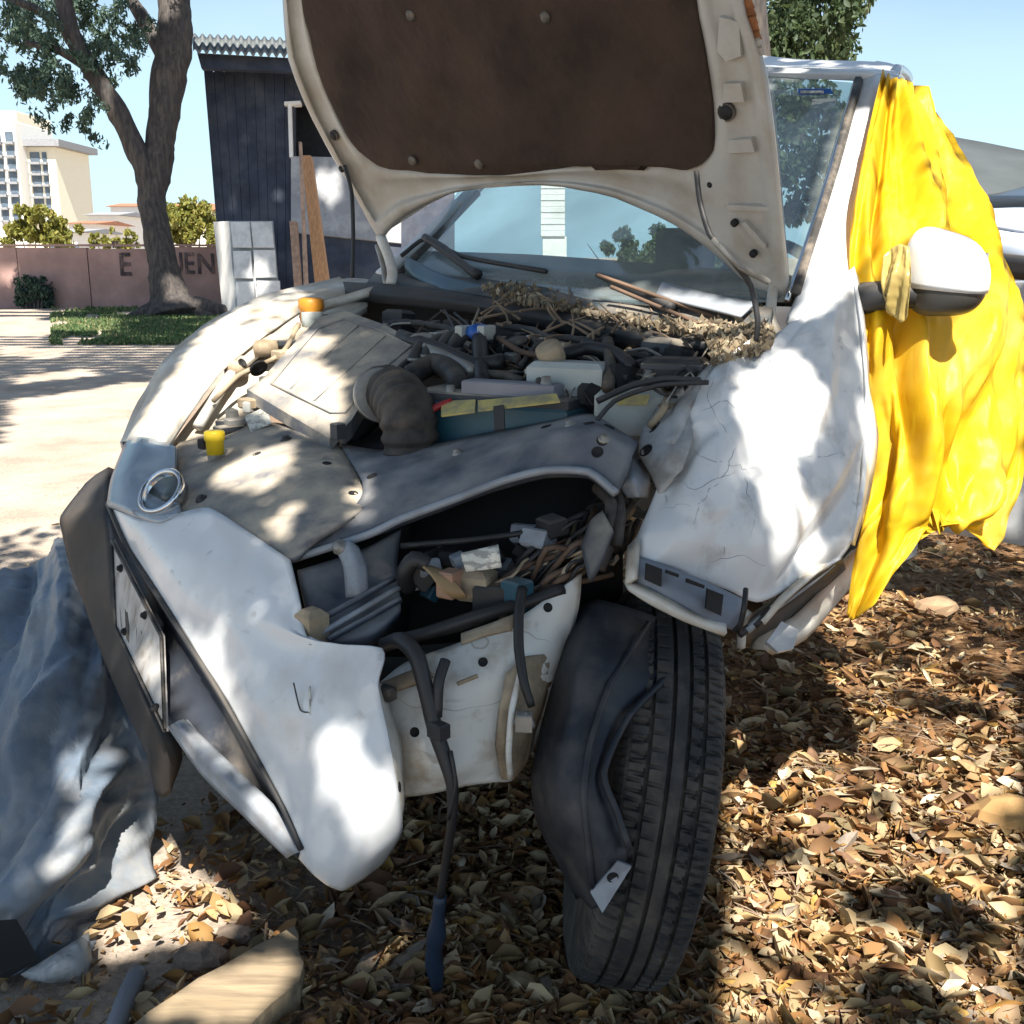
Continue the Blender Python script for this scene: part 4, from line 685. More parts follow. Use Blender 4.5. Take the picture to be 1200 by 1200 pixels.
# clutter of hoses, pipes and metal blocks between the boxes
rnd = random.Random(11)
bay = [(420, 360), (500, 352), (620, 372), (760, 410), (820, 415), (800, 450), (700, 470), (640, 455), (540, 462), (500, 430), (500, 402)]
def inpoly():
    while True:
        x, y = rnd.uniform(410, 820), rnd.uniform(352, 475)
        if inside(x, y, bay) and y > 368+(x-400)*.12: return x, y
for k in range(90):
    x, y = inpoly(); c = B(x, y, rnd.uniform(.02, .16)); s = rnd.uniform(.012, .05)
    box('engine_block', c, (s, s*rnd.uniform(.4, 1), s*rnd.uniform(.4, .9)), rnd.choice([ENG, ENG, DARK, METAL, BLACK, DUSTB]), C_, rotax(rotax(CARAX, rnd.uniform(0, 3)), rnd.uniform(-.5, .5), 0), .35)
for k in range(44):
    x, y = inpoly(); a = rnd.uniform(-.6, .6); l = rnd.uniform(20, 70); o = rnd.uniform(.0, .12)
    pts = [B(x+t*l*math.cos(a), y+t*l*math.sin(a)+rnd.uniform(-9, 9), o+.05*abs(t)) for t in (-1, -.5, 0, .5, 1)]
    tube('hose', pts, rnd.choice([.002, .003, .004, .005, .007, .010]), rnd.choice([HOSE, HOSE, ENG, BLACK, WIRE, METAL, BEIGE]), C_, seg=7)
for pts, r, m in (([(470, 395), (520, 412), (556, 428), (590, 424)], .02, HOSE), ([(500, 408), (536, 424), (556, 436)], .017, METAL), ([(562, 398), (564, 425), (566, 452)], .02, HOSE), ([(542, 448), (560, 440), (590, 440), (612, 448)], .012, ENG), ([(584, 396), (610, 412), (640, 418)], .007, WIRE), ([(510, 424), (540, 402), (556, 392)], .012, HOSE), ([(660, 416), (690, 408), (720, 414), (740, 430)], .016, HOSE), ([(712, 400), (716, 430), (712, 455)], .014, ENG), ([(480, 440), (510, 426), (530, 436), (540, 455)], .026, ENG), ([(700, 470), (740, 452), (780, 444), (820, 446)], .007, BLACK), ([(690, 505), (720, 470), (770, 452), (830, 448)], .005, BLACK)):
    tube('hose', [B(x, y, -.06) for x, y in pts], r, m, C_, seg=8)
lathe('sensor', B(557, 390, -.08), (LF+UP*.2), [(.012, -.035), (.017, -.032), (.017, -.014), (.021, -.013), (.021, .013), (.017, .014), (.017, .032), (.012, .035)], BLUE, C_, 14)
for s in (-1, 1): box('connector', B(557+s*13, 390, -.085), (.012, .02, .018), MILK, C_)
tube('pipe', [B(560, 396, -.06), B(562, 425, -.05), B(566, 450, -.03)], .016, ENG, C_)
box('throttle_body', B(500, 400, -.04), (.03, .03, .02), METAL, C_, rotax(CARAX, .4), .3); box('throttle_body', B(512, 396, -.05), (.014, .014, .014), MILK, C_)
for k in range(4):   # manifold runners
    tube('intake_runner', [B(492+15*k, 436-3*k, .02), B(486+15*k, 420-4*k, -.05), B(496+15*k, 404-4*k, -.06), B(516+14*k, 398-3*k, -.01)], [.017, .018, .017, .014], BLACK, C_, seg=9)
    lathe('hose_clamp', B(487+15*k, 421-4*k, -.05), UP, [(.019, -.004), (.0205, -.004), (.0205, .004), (.019, .004)], METAL, C_, 14)
for pts in ([(610, 430), (632, 404), (660, 396), (700, 402)], [(540, 400), (575, 384), (620, 386), (650, 400)], [(730, 445), (750, 425), (790, 424), (812, 436)], [(450, 380), (480, 378), (520, 384), (545, 392)]): tube('wire_conduit', [B(x, y, -.03) for x, y in pts], .009, BLACK, C_, seg=8, sub=14, ripple=.12)
rb = box('relay_box', B(792, 436, .02), (.06, .045, .03), BLACK, C_, rotax(CARAX, .4), .25); box('relay_lid', B(792, 428, -.01), (.064, .048, .008), DUSTB, rb, rotax(CARAX, .4), .4)
lathe('oil_cap', B(606, 404, -.02), (UP-BK*.3).normalized(), [(.02, -.03), (.026, -.02), (.026, .0), (.03, .001), (.03, .012), (.012, .018)], BLACK, C_, 12)
for q in ((452, 384), (470, 392), (590, 400), (700, 430), (636, 424), (760, 440)): lathe('bolt', B(*q, -.03), UP, [(.012, -.02), (.012, .003), (.008, .004), (.008, .012)], METAL, C_, 6)
for k in range(46):
    x, y = inpoly(); a = rnd.uniform(-1.2, 1.2); l = rnd.uniform(14, 46); c_, s_ = math.cos(a), math.sin(a)
    tube('wire', [B(x-l*c_, y-l*s_, .0), B(x-l*.3*c_, y-l*.3*s_-rnd.uniform(2, 9), -.035), B(x+l*.4*c_, y+l*.4*s_+rnd.uniform(-6, 6), -.03), B(x+l*c_, y+l*s_, .02)], rnd.choice([.002, .0028, .0036]), rnd.choice([WIRE, HOSE, BEIGE, METAL, BLACK]), C_, seg=5, sub=3)
for k in range(5): box('wire_plug', B(610+13*k, 394+3*k, -.02), (.010, .014, .009), [BLACK, MILK, DUSTB, BLACK, BEIGE][k], C_, rotax(CARAX, .3*k), .3)
sheet('dark_gap_fill', [[B(392, 520, .06), B(440, 524, .06), B(520, 516, .06), B(600, 500, .06)], [B(380, 470, .34), B(440, 470, .34), B(520, 470, .34), B(600, 470, .3)]], DARK, C_, 3, 3, .01)  # black sheet added to darken the gap beside the air box
# battery
ang = rotax(CARAX, .28); bc = P(592, 500, 2.37)
bat = box('battery', bc, (.19, .09, .06), TEAL, C_, ang, .12); 
top = bc+UP*.06
V, F = box_geo(top+UP*.008, ang, .19, .084, .012, [], [], .3); mesh('battery_lid', V, F, DUSTB, bat)
slab('battery_label', [B(517, 470, -.105), B(557, 468, -.11), B(556, 482, -.11), B(517, 487, -.105)], .004, YLAB, bat); slab('battery_label', [B(560, 469, -.11), B(652, 461, -.12), B(656, 470, -.12), B(560, 481, -.11)], .004, YLAB, bat)
box('battery_cover', B(600, 456, -.09), (.11, .025, .016), M('grey_plastic', (.22, .22, .25), .6), bat, ang)
slab('battery_strap', [B(578, 476, -.125), B(590, 474, -.125), B(591, 502, -.1), B(579, 504, -.1)], .006, BLACK, C_)
for q in ((528, 462), (640, 452)): lathe('terminal', B(*q, -.1), UP, [(.012, -.02), (.014, 0), (.009, .02)], METAL, bat, 10)
tube('battery_cable', [B(530, 470, -.1), B(510, 478, -.1), B(498, 490, -.08), B(500, 505, -.04)], .008, M('red_cable', (.30, .02, .02), .5), C_)
tube('battery_cable', [B(632, 455, -.1), B(632, 430, -.05), B(628, 412, .0)], .009, ENG, C_)
# brake fluid reservoir, second bottle
res = box('fluid_reservoir', P(668, 448, 2.30), (.085, .04, .045), MILK, C_, rotax(CARAX, .35), .3)
box('reservoir_lid', P(668, 435, 2.30), (.088, .043, .006), M('pale_lid', (.3, .34, .33), .5), res, rotax(CARAX, .35), .3)
lathe('reservoir_cap', P(644, 412, 2.31), (UP*.7-BK*.5), [(.02, -.03), (.028, -.026), (.03, .0), (.028, .014), (.02, .016)], BEIGE, res, 16)
tube('reservoir_neck', [P(645, 418, 2.33), P(650, 434, 2.32)], .022, MILK, res)
res2 = box('washer_bottle', P(742, 484, 2.26), (.075, .05, .06), MILK, C_, rotax(CARAX, .5), .4); slab('bottle_label', [P(722, 464, 2.18), P(762, 462, 2.18), P(758, 474, 2.17), P(724, 474, 2.17)], .003, YLAB, res2)
# ---- bent metal between bay and crumpled fender
def scratches(m, scale, col):
    n = m.node_tree.nodes; L = m.node_tree.links; b = n['Principled BSDF']; src = b.inputs['Base Color'].links[0].from_socket
    t = n.new('ShaderNodeTexCoord'); prev = src
    for rot, th in ((.5, .006), (1.25, .005), (2.3, .006), (2.9, .004)):
        mp = n.new('ShaderNodeMapping'); mp.inputs['Rotation'].default_value = (rot*.7, rot*1.3, rot); mp.inputs['Scale'].default_value = (scale*.5, scale, scale); L.new(t.outputs['Object'], mp.inputs[0])
        v = n.new('ShaderNodeTexNoise'); v.inputs['Scale'].default_value = 1; v.inputs['Detail'].default_value = 3; L.new(mp.outputs[0], v.inputs['Vector'])
        a = n.new('ShaderNodeMath'); a.operation = 'SUBTRACT'; a.inputs[1].default_value = .5; L.new(v.outputs[0], a.inputs[0]); ab = n.new('ShaderNodeMath'); ab.operation = 'ABSOLUTE'; L.new(a.outputs[0], ab.inputs[0])
        r = n.new('ShaderNodeMapRange'); r.inputs[1].default_value = 0; r.inputs[2].default_value = th; r.inputs[3].default_value = .6; r.inputs[4].default_value = 0; L.new(ab.outputs[0], r.inputs[0])
        g = n.new('ShaderNodeTexNoise'); g.inputs['Scale'].default_value = 3+rot; L.new(t.outputs['Object'], g.inputs['Vector']); r2 = n.new('ShaderNodeMapRange'); r2.inputs[1].default_value = .5; r2.inputs[2].default_value = .62; L.new(g.outputs[0], r2.inputs[0])
        m2 = n.new('ShaderNodeMath'); m2.operation = 'MULTIPLY'; L.new(r.outputs[0], m2.inputs[0]); L.new(r2.outputs[0], m2.inputs[1])
        x = n.new('ShaderNodeMixRGB'); L.new(m2.outputs[0], x.inputs[0]); L.new(prev, x.inputs[1]); x.inputs[2].default_value = (*col, 1); prev = x.outputs[0]
    L.new(prev, b.inputs['Base Color'])
scuffs(CRUMP, .2); scuffs(APRON, .1); scratches(APRON, 5, (.25, .19, .12))
BENT = M('bent_white_metal', (.50, .51, .51), .5, var=.1, dirt=(.20, .16, .12), damt=.7, ds=8, bump=.1, bs=20)
br = sheet('strut_brace', [[(752, 500, 2.16), (775, 470, 2.18), (800, 452, 2.18)], [(748, 530, 2.08), (778, 505, 2.08), (806, 478, 2.1)], [(762, 556, 2.02), (785, 535, 2.0), (812, 512, 2.02)], [(772, 580, 1.99), (786, 562, 1.97), (800, 550, 1.98)]], BENT, C_, 5, 5, .008, .012, 10)
for q in ((767, 501), (757, 528)): hole(*q, .012, br)
sheet('horn_cup', [[(722, 544, 2.08), (740, 534, 2.1), (760, 548, 2.1)], [(724, 566, 2.0), (742, 560, 1.98), (762, 566, 2.02)], [(734, 584, 2.0), (748, 582, 1.98), (760, 584, 2.02)]], GREYW, C_, 5, 5, .02)
sheet('fender_rail', [[(842, 428, 2.26), (812, 446, 2.2), (790, 476, 2.14), (772, 520, 2.06)], [(868, 410, 2.28), (826, 436, 2.18), (806, 470, 2.1), (790, 520, 2.02)], [(905, 402, 2.3), (846, 428, 2.2), (820, 470, 2.12), (800, 520, 2.04)]], BENT, C_, 5, 4, .01, .012, 12)
rnd = random.Random(5)
for k in range(30):
    t = rnd.random(); x = 690+120*t+rnd.uniform(-20, 20); y = 650-190*t+rnd.uniform(-25, 30); d = 2.04+.1*t+rnd.uniform(0, .08); l = rnd.uniform(15, 40)
    tube('cable', [(x-l*.5, y+l*.8, d), (x+rnd.uniform(-6, 6), y, d-.02), (x+l*.4, y-l*.7, d+.02)], rnd.choice([.005, .008, .012]), rnd.choice([HOSE, WIRE, BLACK, METAL, BEIGE]), C_, seg=6)
for k in range(22):
    t = rnd.random(); x = 700+100*t+rnd.uniform(-15, 15); y = 650-180*t+rnd.uniform(-20, 30); s = rnd.uniform(.012, .035)
    box('bent_bracket', P(x, y, 2.08+.1*t), (s, s*.7, s*.5), rnd.choice([ENG, BENT, BLACK, METAL, BEIGE]), C_, rotax(rotax(CARAX, rnd.uniform(0, 3)), rnd.uniform(-1, 1), 0), .3)
for q in (((700, 572, 2.02), (716, 590, 1.96), (712, 640, 1.94), (702, 668, 1.93)), ((722, 576, 2.02), (726, 600, 1.96), (722, 640, 1.93))): tube('support_strip', list(q), .012, ENG, C_)
sheet('strip_bracket', [[(680, 640, 1.92), (692, 610, 1.93), (706, 598, 1.94)], [(690, 680, 1.86), (706, 650, 1.87), (718, 620, 1.9)]], DUSTB, C_, 4, 4, .01, .006, 14)
# ---- headlamp cavity: connectors, wires, paper tag
for k in range(26):
    x = rnd.uniform(480, 690); y = 700-(x-480)*.3+rnd.uniform(-35, 20); s = rnd.uniform(.012, .03)
    box('connector', P(x, y, rnd.uniform(1.98, 2.1)), (s, s*.8, s*.7), rnd.choice([BLACK, BLACK, ENG, GREYW, DARK, TEAL]), C_, rotax(rotax(CARAX, rnd.uniform(0, 3)), rnd.uniform(-1, 1), 0), .25)
for k in range(34):
    x = rnd.uniform(600, 690); y = 700-(x-600)*.6+rnd.uniform(-30, 25)
    tube('wire', [(x-rnd.uniform(20, 50), y+rnd.uniform(0, 50), 2.0), (x, y-10, 1.93+rnd.uniform(0, .08)), (x+rnd.uniform(15, 40), y-rnd.uniform(10, 40), 1.97), (x+rnd.uniform(40, 70), y-rnd.uniform(20, 60), 2.05)], rnd.choice([.003, .004, .006]), rnd.choice([WIRE, WIRE, HOSE, BEIGE, BLACK]), C_, seg=5)
for k in range(9): tube('wire', [(492+3*k, 660+k, 1.96), (505+3*k, 672+k, 1.93), (518+3*k, 690+k*.6, 1.92), (530+2*k, 700, 1.93)], .0032, M('tan_wire', (.30, .20, .10), .7), C_, seg=5)
tube('bulb_holder', [(478, 690, 2.0), (474, 672, 1.97), (486, 655, 1.96), (502, 662, 1.96)], .016, HOSE, C_)
sheet('paper_tag', [[(540, 648, 1.93), (562, 643, 1.92), (584, 638, 1.93)], [(542, 658, 1.92), (564, 655, 1.915), (586, 652, 1.92)], [(546, 670, 1.92), (566, 668, 1.91), (588, 665, 1.92)]], PAPER, C_, 3, 3, .002, .002, 20)
box('lamp_socket', P(556, 684, 1.97), (.035, .03, .03), BEIGE, C_, rotax(CARAX, .4), .4); box('lamp_socket', P(575, 700, 1.95), (.03, .02, .025), BLACK, C_, rotax(CARAX, .6)); box('lamp_socket', P(528, 684, 1.95), (.018, .02, .025), M('salmon_plug', (.35, .2, .13), .6), C_, rotax(CARAX, .2)); box('lamp_socket', P(606, 698, 1.93), (.022, .02, .03), TEAL, C_)
for pts, r in (([(446, 756, 1.9), (500, 742, 1.9), (560, 722, 1.9), (620, 705, 1.92), (660, 690, 1.94)], .012), ([(470, 752, 1.92), (540, 735, 1.92), (600, 712, 1.92)], .008), ([(470, 640, 2.02), (560, 632, 2.), (640, 620, 1.99), (690, 600, 2.0)], .006)): tube('harness', pts, r, HOSE, C_, seg=7)
# ---- white apron panel behind the torn corner
ap = sheet('apron_panel', [[(444, 800, 1.9), (476, 776, 1.9), (540, 752, 1.9), (600, 728, 1.9), (640, 702, 1.92), (682, 672, 1.95)], [(452, 830, 1.88), (486, 818, 1.86), (540, 800, 1.85), (596, 782, 1.86), (636, 756, 1.9), (678, 716, 1.96)], [(462, 868, 1.86), (494, 866, 1.85), (540, 858, 1.84), (588, 842, 1.86), (630, 820, 1.91), (660, 784, 1.98)], [(470, 906, 1.86), (500, 906, 1.85), (540, 902, 1.84), (578, 892, 1.86), (612, 872, 1.91), (640, 840, 1.97)], [(474, 934, 1.88), (506, 930, 1.87), (544, 922, 1.87), (580, 917, 1.88), (602, 914, 1.92), (624, 880, 1.97)]], APRON, C_, 6, 6, .008, .010, 9, seed=2)
sheet('apron_flange', [[(592, 790, 1.84), (614, 772, 1.85), (650, 764, 1.93)], [(586, 830, 1.82), (606, 822, 1.83), (646, 800, 1.93)], [(582, 876, 1.83), (600, 872, 1.84), (630, 850, 1.93)], [(588, 914, 1.87), (602, 914, 1.88), (620, 890, 1.94)]], BEIGE, C_, 5, 5, .012, .012, 16)
tube('rib', [(612, 780, 1.83), (600, 830, 1.81), (596, 880, 1.82), (598, 912, 1.86)], .006, APRON, ap, seg=6)
tube('rib', [(560, 792, 1.835), (540, 800, 1.83), (536, 802, 1.83)], .004, BEIGE, ap, seg=5)
sheet('apron_lip', [[(444, 800, 1.87), (480, 786, 1.86), (500, 778, 1.86)], [(446, 812, 1.85), (484, 800, 1.84), (506, 790, 1.84)]], BEIGE, C_, 4, 3, .01, .006, 20); box('clip', P(453, 812, 1.83), (.015, .01, .012), SEAL, C_)
sheet('mud_patch', [[(540, 742, 1.875), (570, 732, 1.87), (606, 718, 1.87)], [(540, 754, 1.86), (568, 744, 1.855), (600, 738, 1.855)]], BEIGE, ap, 5, 3, .006, .006, 30)
for (x, y) in ((486, 858), (642, 712), (566, 776), (468, 922)): hole(x, y, .007, ap)
box('actuator', P(614, 846, 1.80), (.014, .012, .016), METAL, C_, rotax(CARAX, .7)); tube('actuator_lever', [(604, 848, 1.8), (616, 838, 1.795), (624, 852, 1.8)], .006, METAL, C_)
# ---- hanging hoses
hs = tube('drain_hose', [(450, 756, 1.9), (470, 750, 1.84), (488, 768, 1.81), (500, 812, 1.8), (510, 855, 1.8), (522, 890, 1.8), (530, 920, 1.8), (530, 960, 1.82), (524, 1000, 1.86), (516, 1050, 1.9)], [.013, .015, .015, .014, .014, .013, .011, .009, .008, .008], HOSE, C_, seg=9)
tube('drain_hose', [(522, 774, 1.82), (514, 800, 1.8), (512, 840, 1.8)], .010, HOSE, C_); box('hose_clip', P(514, 856, 1.785), (.016, .012, .014), BLACK, C_)
V, F = [], []; tube_geo([(516, 1050, 1.9), (512, 1090, 1.95), (508, 1120, 2.0), (512, 1156, 2.07)], [.010, .016, .017, .014], 8, 5, .12, V, F); mesh('hose_end', V, F, M('blue_black_rubber', (.015, .03, .06), .5), C_, smooth=True)
tube('wire', [(525, 960, 1.81), (534, 920, 1.79), (528, 880, 1.79)], .004, HOSE, C_, seg=5)
tube('drain_hose', [(612, 690, 1.9), (608, 720, 1.86), (608, 760, 1.83), (614, 800, 1.81), (623, 828, 1.81)], [.01, .009, .009, .008, .007], HOSE, C_)
# ---- wheel
WC = Vector((.256, 1.995, .392)); WR = .392; WW = .118
toc = Vector((CAM.x-WC.x, CAM.y-WC.y, 0)).normalized()
roll = (Matrix.Rotation(math.radians(5), 3, UP)@toc); axl = UP.cross(roll).normalized()          # axl to the car's outside (picture right)
if axl.x < 0: axl = -axl
axl = (Matrix.Rotation(math.radians(-9), 3, roll)@axl) if (Matrix.Rotation(math.radians(-9), 3, roll)@axl).z < 0 else (Matrix.Rotation(math.radians(9), 3, roll)@axl)
e1 = roll-axl*roll.dot(axl); e1.normalize(); e2 = axl.cross(e1)
wheel = lathe('wheel', WC, axl, [(.05, -.08), (.235, -.085), (.245, -.07), (.22, -.03), (.19, .04), (.08, .06), (.02, .062)], METAL, C_, 28)
prof = [(-.112, .245), (-.118, .30), (-.116, .345), (-.106, .372), (-.098, .381), (-.090, .386), (-.062, .390), (-.0575, .390), (-.057, .379), (-.049, .379), (-.0485, .391), (-.018, .392), (-.0135, .392), (-.013, .380), (-.004, .380), (-.0035, .392), (.018, .392), (.022, .392), (.0225, .380), (.031, .380), (.0315, .391), (.050, .391), (.056, .390), (.0565, .379), (.065, .379), (.0655, .389), (.090, .386), (.099, .380), (.106, .372), (.116, .345), (.118, .30), (.112, .245)]
N = 756; V = []; F = []
for i in range(N):
    t = 2*math.pi*i/N
    for k, (x, r) in enumerate(prof):
        rr = r; x = x*.82
        if r > .384 or (abs(x) > .084 and r > .36):
            if abs(x) > .06: s = (i+int(abs(x)*160)) % 10; rr = r-(.010 if s < 2 else (.004 if s == 6 else 0))
            elif abs(x) > .024: s = (i+int(x*420)) % 9; rr = r-(.009 if s < 2 else 0)
        V.append(WC+axl*x+(e1*math.cos(t)+e2*math.sin(t))*rr)
K = len(prof)
for i in range(N):
    j = (i+1) % N
    for k in range(K-1): F.append((i*K+k, i*K+k+1, j*K+k+1, j*K+k))
    F.append((i*K+K-1, i*K, j*K, j*K+K-1))
mesh('tyre', V, F, RUBBER, wheel)
# ---- wheel arch liner hanging in front of the tyre
ln = sheet('arch_liner', [[(676, 712, 2.0), (700, 702, 1.98), (750, 716, 2.0), (812, 738, 2.04), (818, 748, 2.05)], [(654, 780, 1.93), (680, 770, 1.86), (716, 778, 1.85), (752, 790, 1.88), (786, 790, 1.92)], [(634, 850, 1.9), (662, 848, 1.82), (690, 850, 1.8), (716, 852, 1.81), (736, 838, 1.84)], [(622, 912, 1.9), (648, 915, 1.8), (674, 918, 1.77), (696, 912, 1.77), (706, 905, 1.8)], [(628, 962, 1.9), (652, 964, 1.8), (680, 966, 1.76), (706, 962, 1.765), (722, 950, 1.79)], [(652, 1010, 1.9), (668, 1014, 1.82), (688, 1018, 1.77), (712, 1014, 1.76), (736, 994, 1.78)], [(670, 1046, 1.9), (680, 1052, 1.84), (694, 1066, 1.79), (706, 1056, 1.77), (730, 1018, 1.78)]], LINER, C_, 8, 8, .004, .004, 9, seed=6)
tube('liner_rib', [(760, 730, 1.96), (716, 800, 1.83), (692, 870, 1.78), (684, 930, 1.75), (690, 1000, 1.755), (694, 1040, 1.77)], .006, LINER, ln, seg=6); tube('liner_rib', [(812, 744, 2.02), (782, 792, 1.9), (736, 840, 1.82), (707, 905, 1.775), (722, 950, 1.77), (737, 994, 1.765)], .007, LINER, ln, seg=6)
tabo = slab('mounting_tab', [(692, 1046, 1.765), (724, 1010, 1.75), (740, 1016, 1.755), (706, 1070, 1.765)], .006, GREYW, ln); hole(718, 1028, .008, ln)
sheet('inner_arch', [[(650, 800, 2.05), (700, 720, 2.1), (780, 700, 2.14), (880, 690, 2.26)], [(630, 900, 2.1), (690, 760, 2.3), (790, 730, 2.4), (900, 720, 2.4)], [(640, 980, 2.2), (700, 800, 2.6), (800, 760, 2.6), (900, 740, 2.5)]], DARK, C_, 4, 4, .01)
# ---- crumpled left fender
def tent(u, v, u0, v0, u1, v1, w_, a):   # a straight fold of half width w_ and height a
    dx, dy = u1-u0, v1-v0; L_ = dx*dx+dy*dy; t = max(0, min(1, ((u-u0)*dx+(v-v0)*dy)/L_)); d = math.hypot(u-u0-t*dx, (v-v0-t*dy)*.9)
    return a*max(0, 1-d/w_)
def crease(u, v):
    h = .030*facet(u*2.2, v*2.4, 2)+.007*facet(u*4.6, v*5, 5)
    for f in ((.10, .05, .24, .60, .16, .032), (.24, .60, .08, .98, .14, .024), (.24, .60, .74, .50, .11, -.022), (.36, .0, .30, .42, .09, .018), (.46, .40, .66, .95, .10, .022), (.66, .95, .98, .62, .09, -.018), (.74, .15, .70, .55, .08, .012)): h += tent(u, v, *f)
    return h
cf = sheet('fender', [[(896, 404, 2.28), (915, 396, 2.28), (940, 372, 2.29), (965, 346, 2.3), (985, 326, 2.32), (1001, 312, 2.34)], [(838, 430, 2.18), (872, 424, 2.19), (910, 410, 2.2), (950, 394, 2.22), (984, 382, 2.25), (1009, 372, 2.29)], [(806, 484, 2.09), (850, 470, 2.1), (898, 458, 2.11), (942, 448, 2.14), (984, 444, 2.19), (1015, 436, 2.25)], [(783, 540, 2.03), (832, 530, 2.03), (884, 520, 2.05), (935, 512, 2.09), (982, 508, 2.15), (1014, 506, 2.22)], [(762, 592, 1.98), (816, 588, 1.98), (872, 582, 2.01), (926, 574, 2.06), (974, 570, 2.13), (1010, 570, 2.21)], [(746, 630, 1.95), (804, 634, 1.95), (862, 638, 1.98), (916, 636, 2.04), (962, 632, 2.11), (998, 634, 2.19)], [(741, 652, 1.95), (798, 672, 1.95), (850, 690, 1.98), (888, 706, 2.02), (926, 690, 2.08), (986, 656, 2.18)]], CRUMP, C_, 15, 14, .006, .0004, 14, seed=13, fn=crease)
sheet('fender_flange', [[(1001, 313, 2.33), (1010, 372, 2.28), (1016, 436, 2.24), (1015, 506, 2.21), (1011, 570, 2.2), (998, 634, 2.18)], [(1008, 330, 2.36), (1016, 400, 2.33), (1021, 460, 2.3), (1030, 514, 2.27), (1020, 580, 2.25), (1002, 640, 2.22)]], WHITE, C_, 5, 3, .006, .008, 12, seed=3)
# lower corner: grey bracket with square holes on a white lip
lb = sheet('corner_bracket', [[(744, 650, 1.92), (786, 664, 1.91), (830, 682, 1.92), (876, 704, 1.95)], [(742, 668, 1.9), (782, 686, 1.88), (828, 706, 1.89), (870, 722, 1.93)], [(748, 684, 1.9), (784, 704, 1.88), (824, 724, 1.89), (858, 738, 1.92)]], M('blue_grey_bracket', (.16, .19, .24), .45, var=.15, dust=(.35, .35, .36), dustamt=.4), C_, 4, 4, .03, .004, 12)
sheet('corner_lip', [[(732, 684, 1.9), (760, 700, 1.87), (800, 720, 1.86), (852, 742, 1.9)], [(736, 692, 1.9), (760, 708, 1.88), (800, 728, 1.87), (848, 746, 1.91)]], WHITED, C_, 4, 3, .02, .003, 20)
sheet('corner_lip', [[(735, 640, 1.93), (746, 630, 1.92)], [(732, 684, 1.9), (742, 676, 1.88)]], WHITED, C_, 3, 3, .01)
for pts in ([(758, 660), (776, 667), (775, 688), (757, 680)], [(830, 690), (848, 697), (845, 722), (828, 714)], [(782, 668), (796, 673), (795, 677), (781, 672)], [(806, 678), (826, 686), (825, 690), (805, 683)]):
    slab('bracket_hole', [P(x, y, 1.868) for x, y in pts], .02, DARK, lb)  # black patches painted as shade inside the square holes
tube('bracket_hook', [(874, 690, 1.9), (872, 712, 1.88), (866, 740, 1.9)], .005, HOSE, C_, seg=6)
# arch edge and the dark hollow behind the fender
sheet('arch_hollow', [[(858, 740, 2.08), (900, 712, 2.1), (940, 676, 2.16), (988, 655, 2.26)], [(880, 756, 2.3), (915, 738, 2.36), (950, 704, 2.42), (992, 668, 2.5)]], DUSTB, C_, 4, 4, .01, .01, 9)
for k in range(4): tube('bent_strip', [(866+9*k, 744-5*k, 2.04), (888+10*k, 728-9*k, 2.05), (930+8*k, 700-10*k, 2.12), (975, 664-2*k, 2.2)], .008, [BLACK, GREYW, BLACK, WHITED][k], C_, seg=6)
slab('torn_metal', [(898, 752, 2.2), (916, 728, 2.22), (936, 738, 2.22), (930, 760, 2.2), (912, 764, 2.19)], .012, WHITE, C_); tube('torn_metal', [(868, 758, 2.1), (870, 728, 2.08), (878, 716, 2.08)], .01, WHITED, C_, seg=6)
# ---- wing mirror
ma, mb = P(1065, 300, 2.24), None
mir = thing
mc = P(1110, 322, 2.26); mx_, my_, mz_ = LF, -BK, UP
def mirror_shell(name, z0, z1, m, parent, grow=0.):
    V, F = [], []; n, kk = 26, 14
    for j in range(kk+1):
        ph = z0+(z1-z0)*j/kk
        for i in range(n):
            t = 2*math.pi*i/n; ct, st_ = math.cos(t), math.sin(t)
            cz = math.cos(ph); x = .088*math.copysign(abs(ct)**.75, ct)*abs(cz)**.55; y = .055*math.copysign(abs(st_)**.8, st_)*abs(cz)**.5; z = .088*math.sin(ph)
            z = z*(1-.18*(x/.088)) - .012*(x/.088)
            V.append(mc+mx_*(x*(1+grow))+my_*(y*(1+grow)+.008)+mz_*(z*(1+grow)))
    for j in range(kk):
        for i in range(n): a = j*n+i; b2 = j*n+(i+1) % n; F.append((a, b2, b2+n, a+n))
    F.append(tuple(range(n-1, -1, -1))); F.append(tuple(range(kk*n, kk*n+n)))
    return mesh(name, V, F, m, parent, smooth=True)
mirror = mirror_shell('wing_mirror', -1.45, -.36, M('mirror_base_plastic', (.05, .05, .048), .4, dust=TAN, dustamt=.2), C_, -.02); mirror_shell('mirror_cap', -.36, 1.5, WHITE, mirror, .015)
tube('mirror_arm', [P(1010, 350, 2.34), P(1045, 345, 2.3), P(1080, 345, 2.28)], [.035, .03, .03], BLACK, mirror)
V, F = box_geo(mc-my_*.045+mx_*.004, (mx_, my_, mz_), .06, .004, .045, [], [], .3); mesh('mirror_glass', V, F, CHROME, mirror)
run_deferred()
dg = bpy.context.evaluated_depsgraph_get(); jobs = []
rc = random.Random(3)
